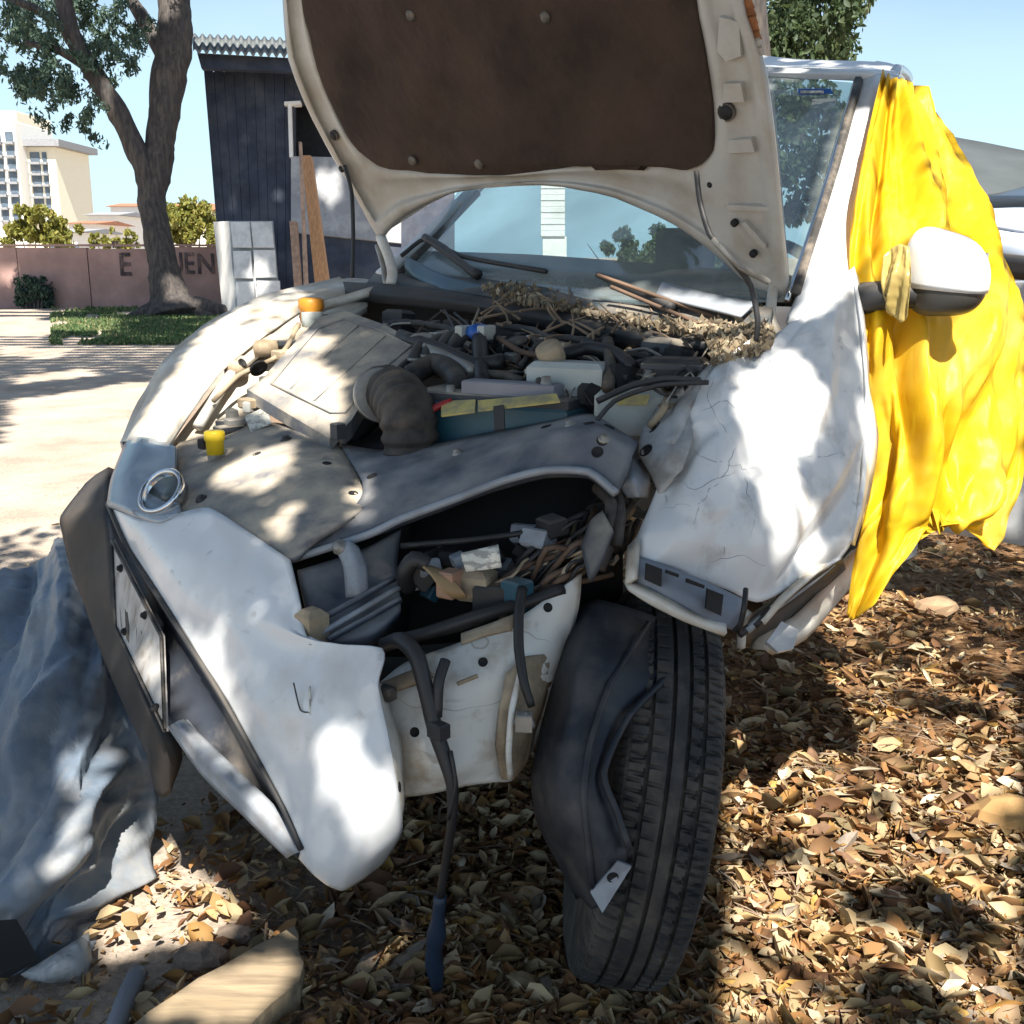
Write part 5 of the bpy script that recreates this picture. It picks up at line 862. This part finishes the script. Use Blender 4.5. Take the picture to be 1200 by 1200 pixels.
for pts in ([(838,440),(828,470),(846,500),(862,522)], [(822,480),(850,470),(872,486)], [(800,520),(830,540),(868,546),(880,560)], [(790,560),(812,575),(840,560),(868,552)], [(862,524),(852,552),(820,590),(812,622)], [(812,440),(806,476),(790,500)], [(770,600),(800,590),(826,602)], [(872,560),(884,600),(880,640)], [(940,538),(985,530),(992,535)], [(778,575),(784,592)], [(846,640),(852,655)], [(905,420),(890,445),(900,470)], [(830,660),(870,650),(905,668)]):
    line_ = []
    for i in range(len(pts)-1):
        for k in range(5):
            t = k/5; x = pts[i][0]+(pts[i+1][0]-pts[i][0])*t+rc.uniform(-2.2, 2.2); y = pts[i][1]+(pts[i+1][1]-pts[i][1])*t+rc.uniform(-2.2, 2.2)
            hit, loc, nrm, idx, ob, _ = SC.ray_cast(dg, CAM, ray(x, y).normalized())
            if hit and ob == cf: line_.append(loc.copy())
    if len(line_) > 3: jobs.append(line_)
for l in jobs: tube('crack', l, [.0002]+[rc.uniform(.0003, .0009) for _ in range(4)]+[.0002], GREYW, cf, seg=4, sub=1)
# ================================================================== YELLOW SHEET over the door
def fold(u, v): return .060*facet(u*5, v*6+u*2, 3)+.034*facet(u*11, v*10, 8)+.014*facet(u*22, v*20, 11)+.020*math.sin(u*15+v*3.2)+.014*math.sin(u*31-v*7)+.018*math.sin(v*16+u*9)*math.exp(-((v-.42)/.25)**2)+.012*math.sin(u*52+v*4)*(1-v)
ty = sheet('yellow_sheet', [[(1036, 96, 2.80), (1046, 93, 2.80), (1056, 92, 2.82), (1066, 97, 2.86), (1078, 108, 2.95)],
 [(1012, 180, 2.60), (1040, 170, 2.60), (1068, 165, 2.64), (1098, 165, 2.74), (1128, 186, 2.86)],
 [(998, 250, 2.46), (1036, 245, 2.46), (1078, 240, 2.52), (1122, 244, 2.62), (1164, 262, 2.76)],
 [(996, 318, 2.38), (1040, 320, 2.38), (1084, 318, 2.44), (1136, 320, 2.52), (1192, 332, 2.66)],
 [(1006, 380, 2.36), (1050, 384, 2.34), (1094, 386, 2.36), (1148, 386, 2.42), (1204, 396, 2.56)],
 [(1014, 460, 2.37), (1054, 462, 2.33), (1096, 464, 2.34), (1148, 464, 2.38), (1206, 474, 2.48)],
 [(1026, 540, 2.39), (1060, 540, 2.34), (1102, 540, 2.34), (1150, 540, 2.37), (1202, 560, 2.44)],
 [(1012, 610, 2.37), (1048, 612, 2.34), (1098, 606, 2.34), (1138, 602, 2.36), (1186, 604, 2.42)],
 [(1000, 660, 2.35), (1040, 648, 2.33), (1086, 616, 2.34), (1128, 610, 2.36), (1176, 632, 2.4)],
 [(992, 720, 2.34), (1004, 724, 2.33), (1062, 648, 2.335), (1118, 614, 2.355), (1166, 645, 2.39)]], TARPY, None, 26, 17, .003, .003, 20, seed=21, loc=gnd(1100, 560), fn=fold)
tag(ty, 'crumpled bright yellow plastic sheet draped over the door behind the wing mirror', 'plastic sheet')
WRAP = M('clear_film', (.72, .58, .22), .25, var=.3, trans=.5)
sheet('film_wrap', [[(1036, 300, 2.285), (1046, 290, 2.27), (1056, 286, 2.25), (1066, 290, 2.235)], [(1032, 332, 2.275), (1044, 330, 2.255), (1056, 328, 2.235), (1067, 330, 2.22)], [(1040, 366, 2.29), (1048, 372, 2.27), (1056, 378, 2.25), (1063, 372, 2.235)]], WRAP, mirror, 10, 12, .001, .004, 40, ridge='crumple', seed=8, fn=lambda u, v: .018*facet(u*6, v*3, 5)+.006*math.sin(u*15+v*5))
# ================================================================== LITTER ON THE COWL
pts = []; cowlA = [(560, 336), (640, 326), (700, 330), (770, 346), (890, 356), (908, 400), (890, 412), (836, 424), (832, 392), (780, 386), (690, 369), (590, 352)]
def cowl_d(x, y): return 2.88-(x-560)*.0018+(344+(x-560)*.16-y)*.0055
while len(pts) < 9000:
    x = 560+345*(random.random()**.7); y = random.uniform(328, 424)
    if inside(x, y, cowlA): pts.append(tuple(P(x, y, cowl_d(x, y)-random.uniform(.005, .05))))
cl = leaf_mesh('dry_leaf_litter', pts, .010+.022*rng.random(len(pts))**2, STRAW, loc=car(.3, .45, .95), kind='stuff', aspect=.5)
tag(cl, 'dry leaves and husks heaped along the base of the windscreen', 'leaf litter')
V, F = [], []
for k in range(70):
    x = random.uniform(570, 880); y = random.uniform(340, 395); d = cowl_d(x, y)-.03; a = random.uniform(0, 3.1); l = random.uniform(.03, .12)
    c = P(x, y, d); dv = Vector((math.cos(a), math.sin(a), random.uniform(-.1, .9)))*l; tube_geo([c-dv*.5, c+Vector((random.uniform(-.01, .01), 0, .004)), c+dv*.5], [.004, .003, .0015], 5, 3, 0, V, F)
tag(mesh('twig_litter', V, F, M('dry_twig', (.22, .16, .11), .9, var=.4), kind='stuff', loc=car(.2, .45, .95)), 'thin broken twigs scattered over the cowl in front of the windscreen', 'twigs')
# ================================================================== BOTTOM LEFT: covered heap, plank, pipe
def wr(u, v): return .13*facet(u*3.4+v, v*6, 4)+.07*facet(u*6, v*13+u*5, 6)+.03*facet(u*13, v*22, 9)+.02*math.sin(u*9+v*6)
tb = sheet('blue_grey_sheet', [[(-60, 690, 3.7), (0, 676, 3.6), (50, 655, 3.5), (96, 640, 3.35)], [(-80, 740, 3.2), (0, 712, 3.05), (60, 700, 2.9), (118, 715, 2.78)], [(-90, 820, 2.9), (0, 780, 2.72), (80, 770, 2.6), (146, 800, 2.58)], [(-90, 900, 2.7), (0, 860, 2.5), (90, 850, 2.44), (176, 888, 2.55)], [(-90, 980, 2.5), (10, 940, 2.34), (100, 930, 2.3), (188, 946, 2.58)], [(-90, 1060, 2.4), (10, 1020, 2.24), (100, 1010, 2.24), (170, 1004, 2.58)], [(-90, 1130, 2.3), (0, 1090, 2.18), (70, 1072, 2.22), (126, 1078, 2.38)], [(-90, 1180, 2.25), (0, 1150, 2.14), (50, 1128, 2.2), (80, 1122, 2.27)]], TARPB, None, 26, 19, .004, .006, 14, seed=31, loc=gnd(60, 1000), fn=wr)
tag(tb, 'wrinkled blue grey plastic sheet covering a heap at the lower left', 'plastic sheet')
sc = sheet('pale_sheet_corner', [[(24, 1142, 2.14), (60, 1120, 2.14), (104, 1092, 2.2)], [(40, 1150, 2.13), (76, 1136, 2.12), (108, 1128, 2.18)], [(70, 1150, 2.17), (92, 1154, 2.18), (110, 1164, 2.19)]], TARPW, tb, 6, 6, .003, .01, 14, seed=2)
slab('dark_opening', [(-10, 1080, 2.1), (20, 1078, 2.12), (46, 1124, 2.13), (10, 1146, 2.1), (-10, 1146, 2.08)], .01, DARK, tb)  # black patch painted as the shade inside the opening
PLK = M('weathered_plank', (.27, .21, .14), .9, var=.4, vs=6, stretch=(1, 9, 6), rotz=-.72, dirt=(.26, .20, .12), damt=.6, ds=3, bump=.12, bs=9)
pk = slab('wood_plank', [gnd(x, y, .075+.012*mn.noise(Vector((x*.05, y*.05, 0)))) for x, y in ((150, 1206), (176, 1184), (204, 1166), (232, 1146), (262, 1131), (300, 1108), (345, 1085), (350, 1096), (348, 1112), (356, 1128), (351, 1150), (318, 1176), (290, 1204), (240, 1244))], .06, PLK, None, loc=gnd(260, 1180), dirn=-UP)
tag(pk, 'thick weathered wooden plank lying on the ground at the bottom left', 'plank')
pp = tube('grey_pipe', [gnd(162, 1140, .03), gnd(148, 1170, .03), gnd(132, 1215, .03)], .021, M('grey_pvc', (.20, .21, .24), .5), None, loc=gnd(148, 1170)); tag(pp, 'short grey plastic pipe lying between the pale sheet corner and the plank', 'pipe')
bx = box('concrete_block', gnd(10, 700, .14)+Vector((-.25, 0, .0)), (.10, .10, .14), M('white_concrete', (.5, .47, .43), .9, dirt=(.2, .14, .1), damt=.5), None, loc=gnd(6, 705)); tag(bx, 'small pale concrete block beside the blue grey sheet at the left edge', 'block')
STN = M('stone', (.22, .17, .13), .9, var=.3, bump=.4)
def stone(px_, py_, r, label, m=STN):
    c = gnd(px_, py_, r*.3); V, F = [], []; n = 9
    for j in range(7):
        ph = -math.pi/2+math.pi*j/6
        for i in range(n):
            t = 2*math.pi*i/n; v = Vector((math.cos(t)*math.cos(ph), .7*math.sin(t)*math.cos(ph), .5*math.sin(ph)))*r; V.append(c+v*(1+.35*mn.noise(v*30+c*5)))
    for j in range(6):
        for i in range(n): F.append((j*n+i, j*n+(i+1) % n, (j+1)*n+(i+1) % n, (j+1)*n+i))
    tag(mesh('stone', V, F, m, loc=c), label, 'stone')
stone(278, 1096, .05, 'flat brown stone just above the left end of the plank'); stone(238, 1122, .06, 'rounded grey brown stone beside the plank near the torn bumper'); stone(1182, 955, .10, 'ochre stone half buried in leaves at the right edge', M('ochre_stone', (.36, .22, .09), .9, var=.2)); stone(1098, 712, .09, 'pale tan stone among the leaves below the yellow sheet', M('tan_stone', (.30, .2, .12), .9, var=.2))
# ================================================================== FALLEN LEAVES
def litter_ok(x, y):
    s = x+.35*y-.28+.9*(mn.noise(Vector((x*1.6, y*1.6, 5)))*.5+.5)
    return s
L1 = []
while len(L1) < 36000:
    px_ = random.uniform(-80, 1290); py_ = 560+700*random.random()**.85; p = gnd(px_, py_)
    if p.y > 9: continue
    s = litter_ok(p.x, p.y); pr = min(1, max(.04, (s-.15)/.5))
    if p.y < 2.6 and p.x < -.3: pr = max(min(pr, .25), .09)
    if random.random() < pr and (py_ > 1000 or mn.noise(Vector((p.x*3.1, p.y*3.1, 9))) > -.28 or random.random() < .3): L1.append((p.x, p.y, gh(p.x, p.y)+random.uniform(.004, .035)))
L1 = np.array(L1)
asp = np.where(rng.random(len(L1)) < .45, .16+.1*rng.random(len(L1)), .38+.25*rng.random(len(L1)))[:, None]
leaf_mesh('fallen_leaves', L1, .012+.062*rng.random(len(L1))**2.4, DRY, kind='stuff', aspect=asp, tilt=.42, curl=.5)
# the biggest leaves one by one
big = []
shapes = []
for k in range(10):
    Vv, Ff = leaf_arrays(np.zeros((1, 3)), 1., aspect=(.32, .4, .5, .58, .38)[k % 5], tilt=.28, curl=.3)
    me = bpy.data.meshes.new('fallen_leaf'); me.from_pydata([tuple(v) for v in Vv], [], [tuple(int(i) for i in f) for f in Ff]); me.materials.append(None); shapes.append(me)
LC = [M('leaf_straw', (.46, .36, .22), .7, trans=.1), M('leaf_tan', (.34, .21, .10), .7, trans=.1), M('leaf_ochre', (.42, .26, .07), .7, trans=.1), M('leaf_brown', (.15, .08, .04), .7, trans=.1), M('leaf_grey', (.24, .20, .16), .7, trans=.1), M('leaf_pale', (.52, .44, .32), .7, trans=.1)]
n = 0
while n < 300:
    px_ = random.uniform(380, 1230); py_ = 680+540*random.random()**.8
    if 640 < px_ < 850 and py_ < 1120 and px_ < 850: continue
    p = gnd(px_, py_)
    if litter_ok(p.x, p.y) < .3: continue
    me = shapes[n % 10]; o = bpy.data.objects.new('fallen_leaf', me)
    o.location = (p.x, p.y, gh(p.x, p.y)+random.uniform(.02, .04)); o.rotation_euler = (random.uniform(-.4, .4), random.uniform(-.4, .4), random.uniform(0, 6.28)); s = random.uniform(.06, .105)*(1 if py_ > 850 else .9); o.scale = (s, s, s)
    link(o); o.material_slots[0].link = 'OBJECT'; lc = random.choice(LC); o.material_slots[0].material = lc
    tag(o, {'leaf_straw': 'straw coloured', 'leaf_tan': 'tan', 'leaf_ochre': 'ochre yellow', 'leaf_brown': 'dark brown', 'leaf_grey': 'greyish', 'leaf_pale': 'pale bleached'}[lc.name]+' curled leaf lying loose on the leaf litter '+('near the front wheel' if px_ < 850 else 'right of the front wheel'), 'leaf', 'large fallen leaves on the ground'); n += 1
V, F = [], []
for k in range(900):
    px_ = random.uniform(300, 1250); py_ = 640+580*random.random()**.8; p = gnd(px_, py_)
    if litter_ok(p.x, p.y) < .3: continue
    a = random.uniform(0, 3.14) if k % 3 else random.gauss(-.65, .3); l = random.uniform(.03, .16); dv = Vector((math.cos(a), math.sin(a), random.uniform(-.15, .15)))*l; c = Vector((p.x, p.y, gh(p.x, p.y)+.025))
    r = random.uniform(.0015, .004); tube_geo([c-dv*.5, c+Vector((random.uniform(-.012, .012), random.uniform(-.012, .012), .006)), c+dv*.5], [r, r*.8, r*.4], 5, 3, 0, V, F)
mesh('twigs', V, F, M('dry_twig', (.22, .16, .11), .9), kind='stuff')
# ================================================================== UNSEEN SHADE TREES out of frame, crowns shaped by a light mask to throw the dapples
LIT = dict(near=[
 [(0,478),(140,452),(132,545),(70,640),(0,655)], [(150,512),(178,470),(240,385),(300,350),(352,338),(372,352),(360,384),(396,402),(372,420),(402,440),(400,492),(385,514),(345,500),(290,478),(252,520),(200,522)],
 [(252,556),(296,526),(348,516),(348,545),(312,578),(244,572)], [(412,556),(432,556),(432,618),(414,618)], [(330,590),(350,590),(330,640),(316,630)],
 [(374,860),(392,846),(412,862),(436,906),(470,868),(472,972),(450,1012),(420,994),(392,946),(366,912)], [(234,746),(262,744),(262,788),(250,802)], [(322,686),(338,680),(340,692),(326,698)], [(196,764),(236,752),(266,800),(298,870),(280,880),(230,850),(200,800)], [(164,742),(189,780),(192,856),(176,806)], [(270,880),(322,920),(352,990),(330,1004),(290,960)],
 [(190,890),(240,930),(325,990),(318,1050),(265,1095),(120,1130),(108,1090),(150,1010),(185,960)], [(165,1195),(240,1140),(330,1110),(352,1135),(300,1200)],
 [(58,890),(122,868),(142,900),(96,952)], [(80,952),(150,925),(156,1000),(140,1040),(80,1068),(52,1044)],
 [(862,438),(898,428),(930,402),(958,444),(972,462),(966,512),(940,532),(936,560),(962,622),(972,652),(946,690),(918,664),(888,580),(866,520)],
 [(912,382),(945,350),(935,290),(1000,90),(1060,70),(1200,240),(1200,680),(990,760),(1010,640),(1010,330),(960,370)],
 [(700,322),(780,340),(905,362),(908,402),(836,418),(770,392),(690,366)], [(900,92),(1020,80),(1020,96),(900,98)],
 [(865,752),(930,765),(1010,790),(1110,850),(1200,905),(1200,955),(1100,925),(1000,880),(900,800)], [(930,735),(990,690),(1060,720),(1010,760),(950,770)], [(890,860),(960,880),(1030,950),(980,960),(910,900)],
 [(1150,560),(1200,560),(1200,700),(1140,690)]],
 far=[[(0,395),(100,400),(240,410),(180,470),(0,500)], [(190,322),(225,330),(240,358),(195,362)], [(280,160),(292,156),(296,170),(284,176)], [(318,222),(330,220),(334,236),(320,236)], [(296,196),(304,196),(304,206),(297,206)], [(252,262),(266,262),(276,362),(262,364)], [(288,305),(318,300),(322,340),(292,345)], [(370,200),(395,190),(400,240),(380,250)], [(0,310),(20,312),(22,335),(0,335)], [(268,232),(278,230),(280,246),(270,246)], [(0,376),(60,372),(120,380),(60,388),(0,386)]])
NODARK = [[(1040,560),(1200,560),(1200,1200),(850,1200),(850,760),(960,770)]]      # loosely speckled shade only
bpy.context.view_layer.update(); dg = bpy.context.evaluated_depsgraph_get()
s1 = SUN.cross(UP).normalized(); s2 = SUN.cross(s1)
def grid_mask(dmin, dmax, cell, lits, speck, step=5, ok=lambda x, y: True):
    sh = {}; lt = {}
    for py in range(2, 1240, step):
        for px in range(-60, 1262, step):
            if not ok(px, py): continue
            r = ray(px, py); hit, loc, nrm, idx, ob, _ = SC.ray_cast(dg, CAM, r.normalized())
            if not hit: continue
            d = (loc-CAM).dot(Vector((0, CP, -SP)))
            if d < dmin or d > dmax: continue
            key = (int(math.floor(loc.dot(s1)/cell)), int(math.floor(loc.dot(s2)/cell)))
            lit = any(inside(px, py, q) for q in lits)
            if not lit and speck and any(inside(px, py, q) for q in speck) and mn.noise(loc*4.5)+.5*mn.noise(loc*11) > -.2: lit = True
            (lt if lit else sh)[key] = (lt if lit else sh).get(key, 0)+1
    keep = {}
    for k, c in sh.items():
        if c > 1.2*lt.get(k, 0): keep[k] = 1
    return keep, lt
def canopy(label, keep, lt, cell, t0, t1, lsz, per, base, mat_, grow=1):
    ks = set(keep)
    for (a, b) in list(keep):
        for da in range(-grow, grow+1):
            for db in range(-grow, grow+1):
                q = (a+da, b+db)
                if q not in lt and q not in ks: ks.add(q)
    pts = []
    for (a, b) in ks:
        for _ in range(per):
            t = random.uniform(t0, t1); pts.append(tuple(s1*((a+random.random())*cell)+s2*((b+random.random())*cell)+SUN*0))
            pts[-1] = tuple(Vector(pts[-1])+SUN*(t))
    pts = np.array(pts); t = thing('tree', label, 'tree', base)
    leaf_mesh('crown', pts, lsz, mat_, t, aspect=.62, tilt=.55)  # leaves only where shade is wanted, so gaps form the sun patches
    c = Vector(pts.mean(0)); V, F = [], []
    fork = base+(c-base)*.6; fork.x, fork.y = base.x*.8+c.x*.2, base.y*.8+c.y*.2
    tube_geo([base-UP*.1, base+UP*1., fork], [.26, .2, .17], 10, 5, 0, V, F, rough=.1)
    for q in pts[rng.integers(0, len(pts), 14)]:
        q = Vector(q); m_ = (fork+q)/2+Vector((0, 0, .35)); tube_geo([fork, m_, q], [.035, .018, .005], 6, 4, 0, V, F)
    mesh('trunk', V, F, BARK, t, smooth=True); return t
def nearok(x, y): return not (x > 880 and y < 130) 
k1, l1 = grid_mask(1.2, 4.6, .022, LIT['near'], NODARK, 4, nearok)
def trim(k):   # the sun-plane distance of a cell: keep canopy above the lens and behind the picture plane
    return k
near_tree = canopy('unseen broad leafy shade tree just outside the picture, crown shaped to dapple the car', k1, l1, .022, 3.5, 4.1, .031, 8, Vector((3.4, -3.2, 0)), SHD, 5)
print('near cells', len(k1), len(l1))
LMID = [[(0,470),(150,448),(240,440),(240,520),(0,520)], [(0,405),(90,410),(70,420),(0,418)], [(20,440),(110,430),(120,440),(10,452)], [(0,372),(120,376),(60,383),(0,380)]]
k3, l3 = grid_mask(4.6, 20, .07, LMID, None, 3, lambda x, y: x < 240 and 360 < y < 520)
canopy('unseen shade tree out of frame to the left, crown shaped to dapple the sandy yard', k3, l3, .07, 6.4, 7.4, .11, 6, Vector((-7.5, 2.5, 0)), SHD)
def in_frame(p):
    q = p-CAM; d = q.dot(Vector((0, CP, -SP)))
    if d < .1: return False
    u = 600+FPX*q.x/d; v = 600-FPX*q.dot(Vector((0, SP, CP)))/d
    return -60 < u < 1260 and -60 < v < 1260
def spread(parent, n, cen, rad, size):
    out = []
    while len(out) < n:
        v = Vector((random.gauss(0, 1), random.gauss(0, 1), random.gauss(0, 1))); v = v.normalized()*random.random()**.4; p = cen+Vector((v.x*rad[0], v.y*rad[1], v.z*rad[2]))
        if in_frame(p): continue
        a, b = p.dot(s1), p.dot(s2); bad = False
        for cell, lt, g in ((.022, l1, 3), (.07, l3, 1), (.16, l2, 1)):
            i, j = int(math.floor(a/cell)), int(math.floor(b/cell))
            if any((i+x, j+y) in lt for x in range(-g, g+1) for y in range(-g, g+1)): bad = True; break
        if not bad: out.append(tuple(p))
    leaf_mesh('filler_crown', np.array(out), size, SHD, parent, aspect=.62)  # filler leaves added to block overhead sky light
k2, l2 = grid_mask(20, 34, .16, LIT['far'], None, 4, lambda x, y: (x > 222 and y > 55 and x < 440) or (150 < x < 224 and y > 60) or (x < 240 and 296 < y < 372))
canopy('unseen shade tree beyond the upper edge of the picture, crown shaped to darken the shed front', k2, l2, .16, 9.5, 12.5, .30, 8, Vector((3.5, 14.5, 0)), SHD)
print('far cells', len(k2), len(l2))
spread(near_tree, 16000, Vector((.6, -.9, 5.0)), (4.2, 3.6, 1.5), .13)
print('objects', len(bpy.data.objects))
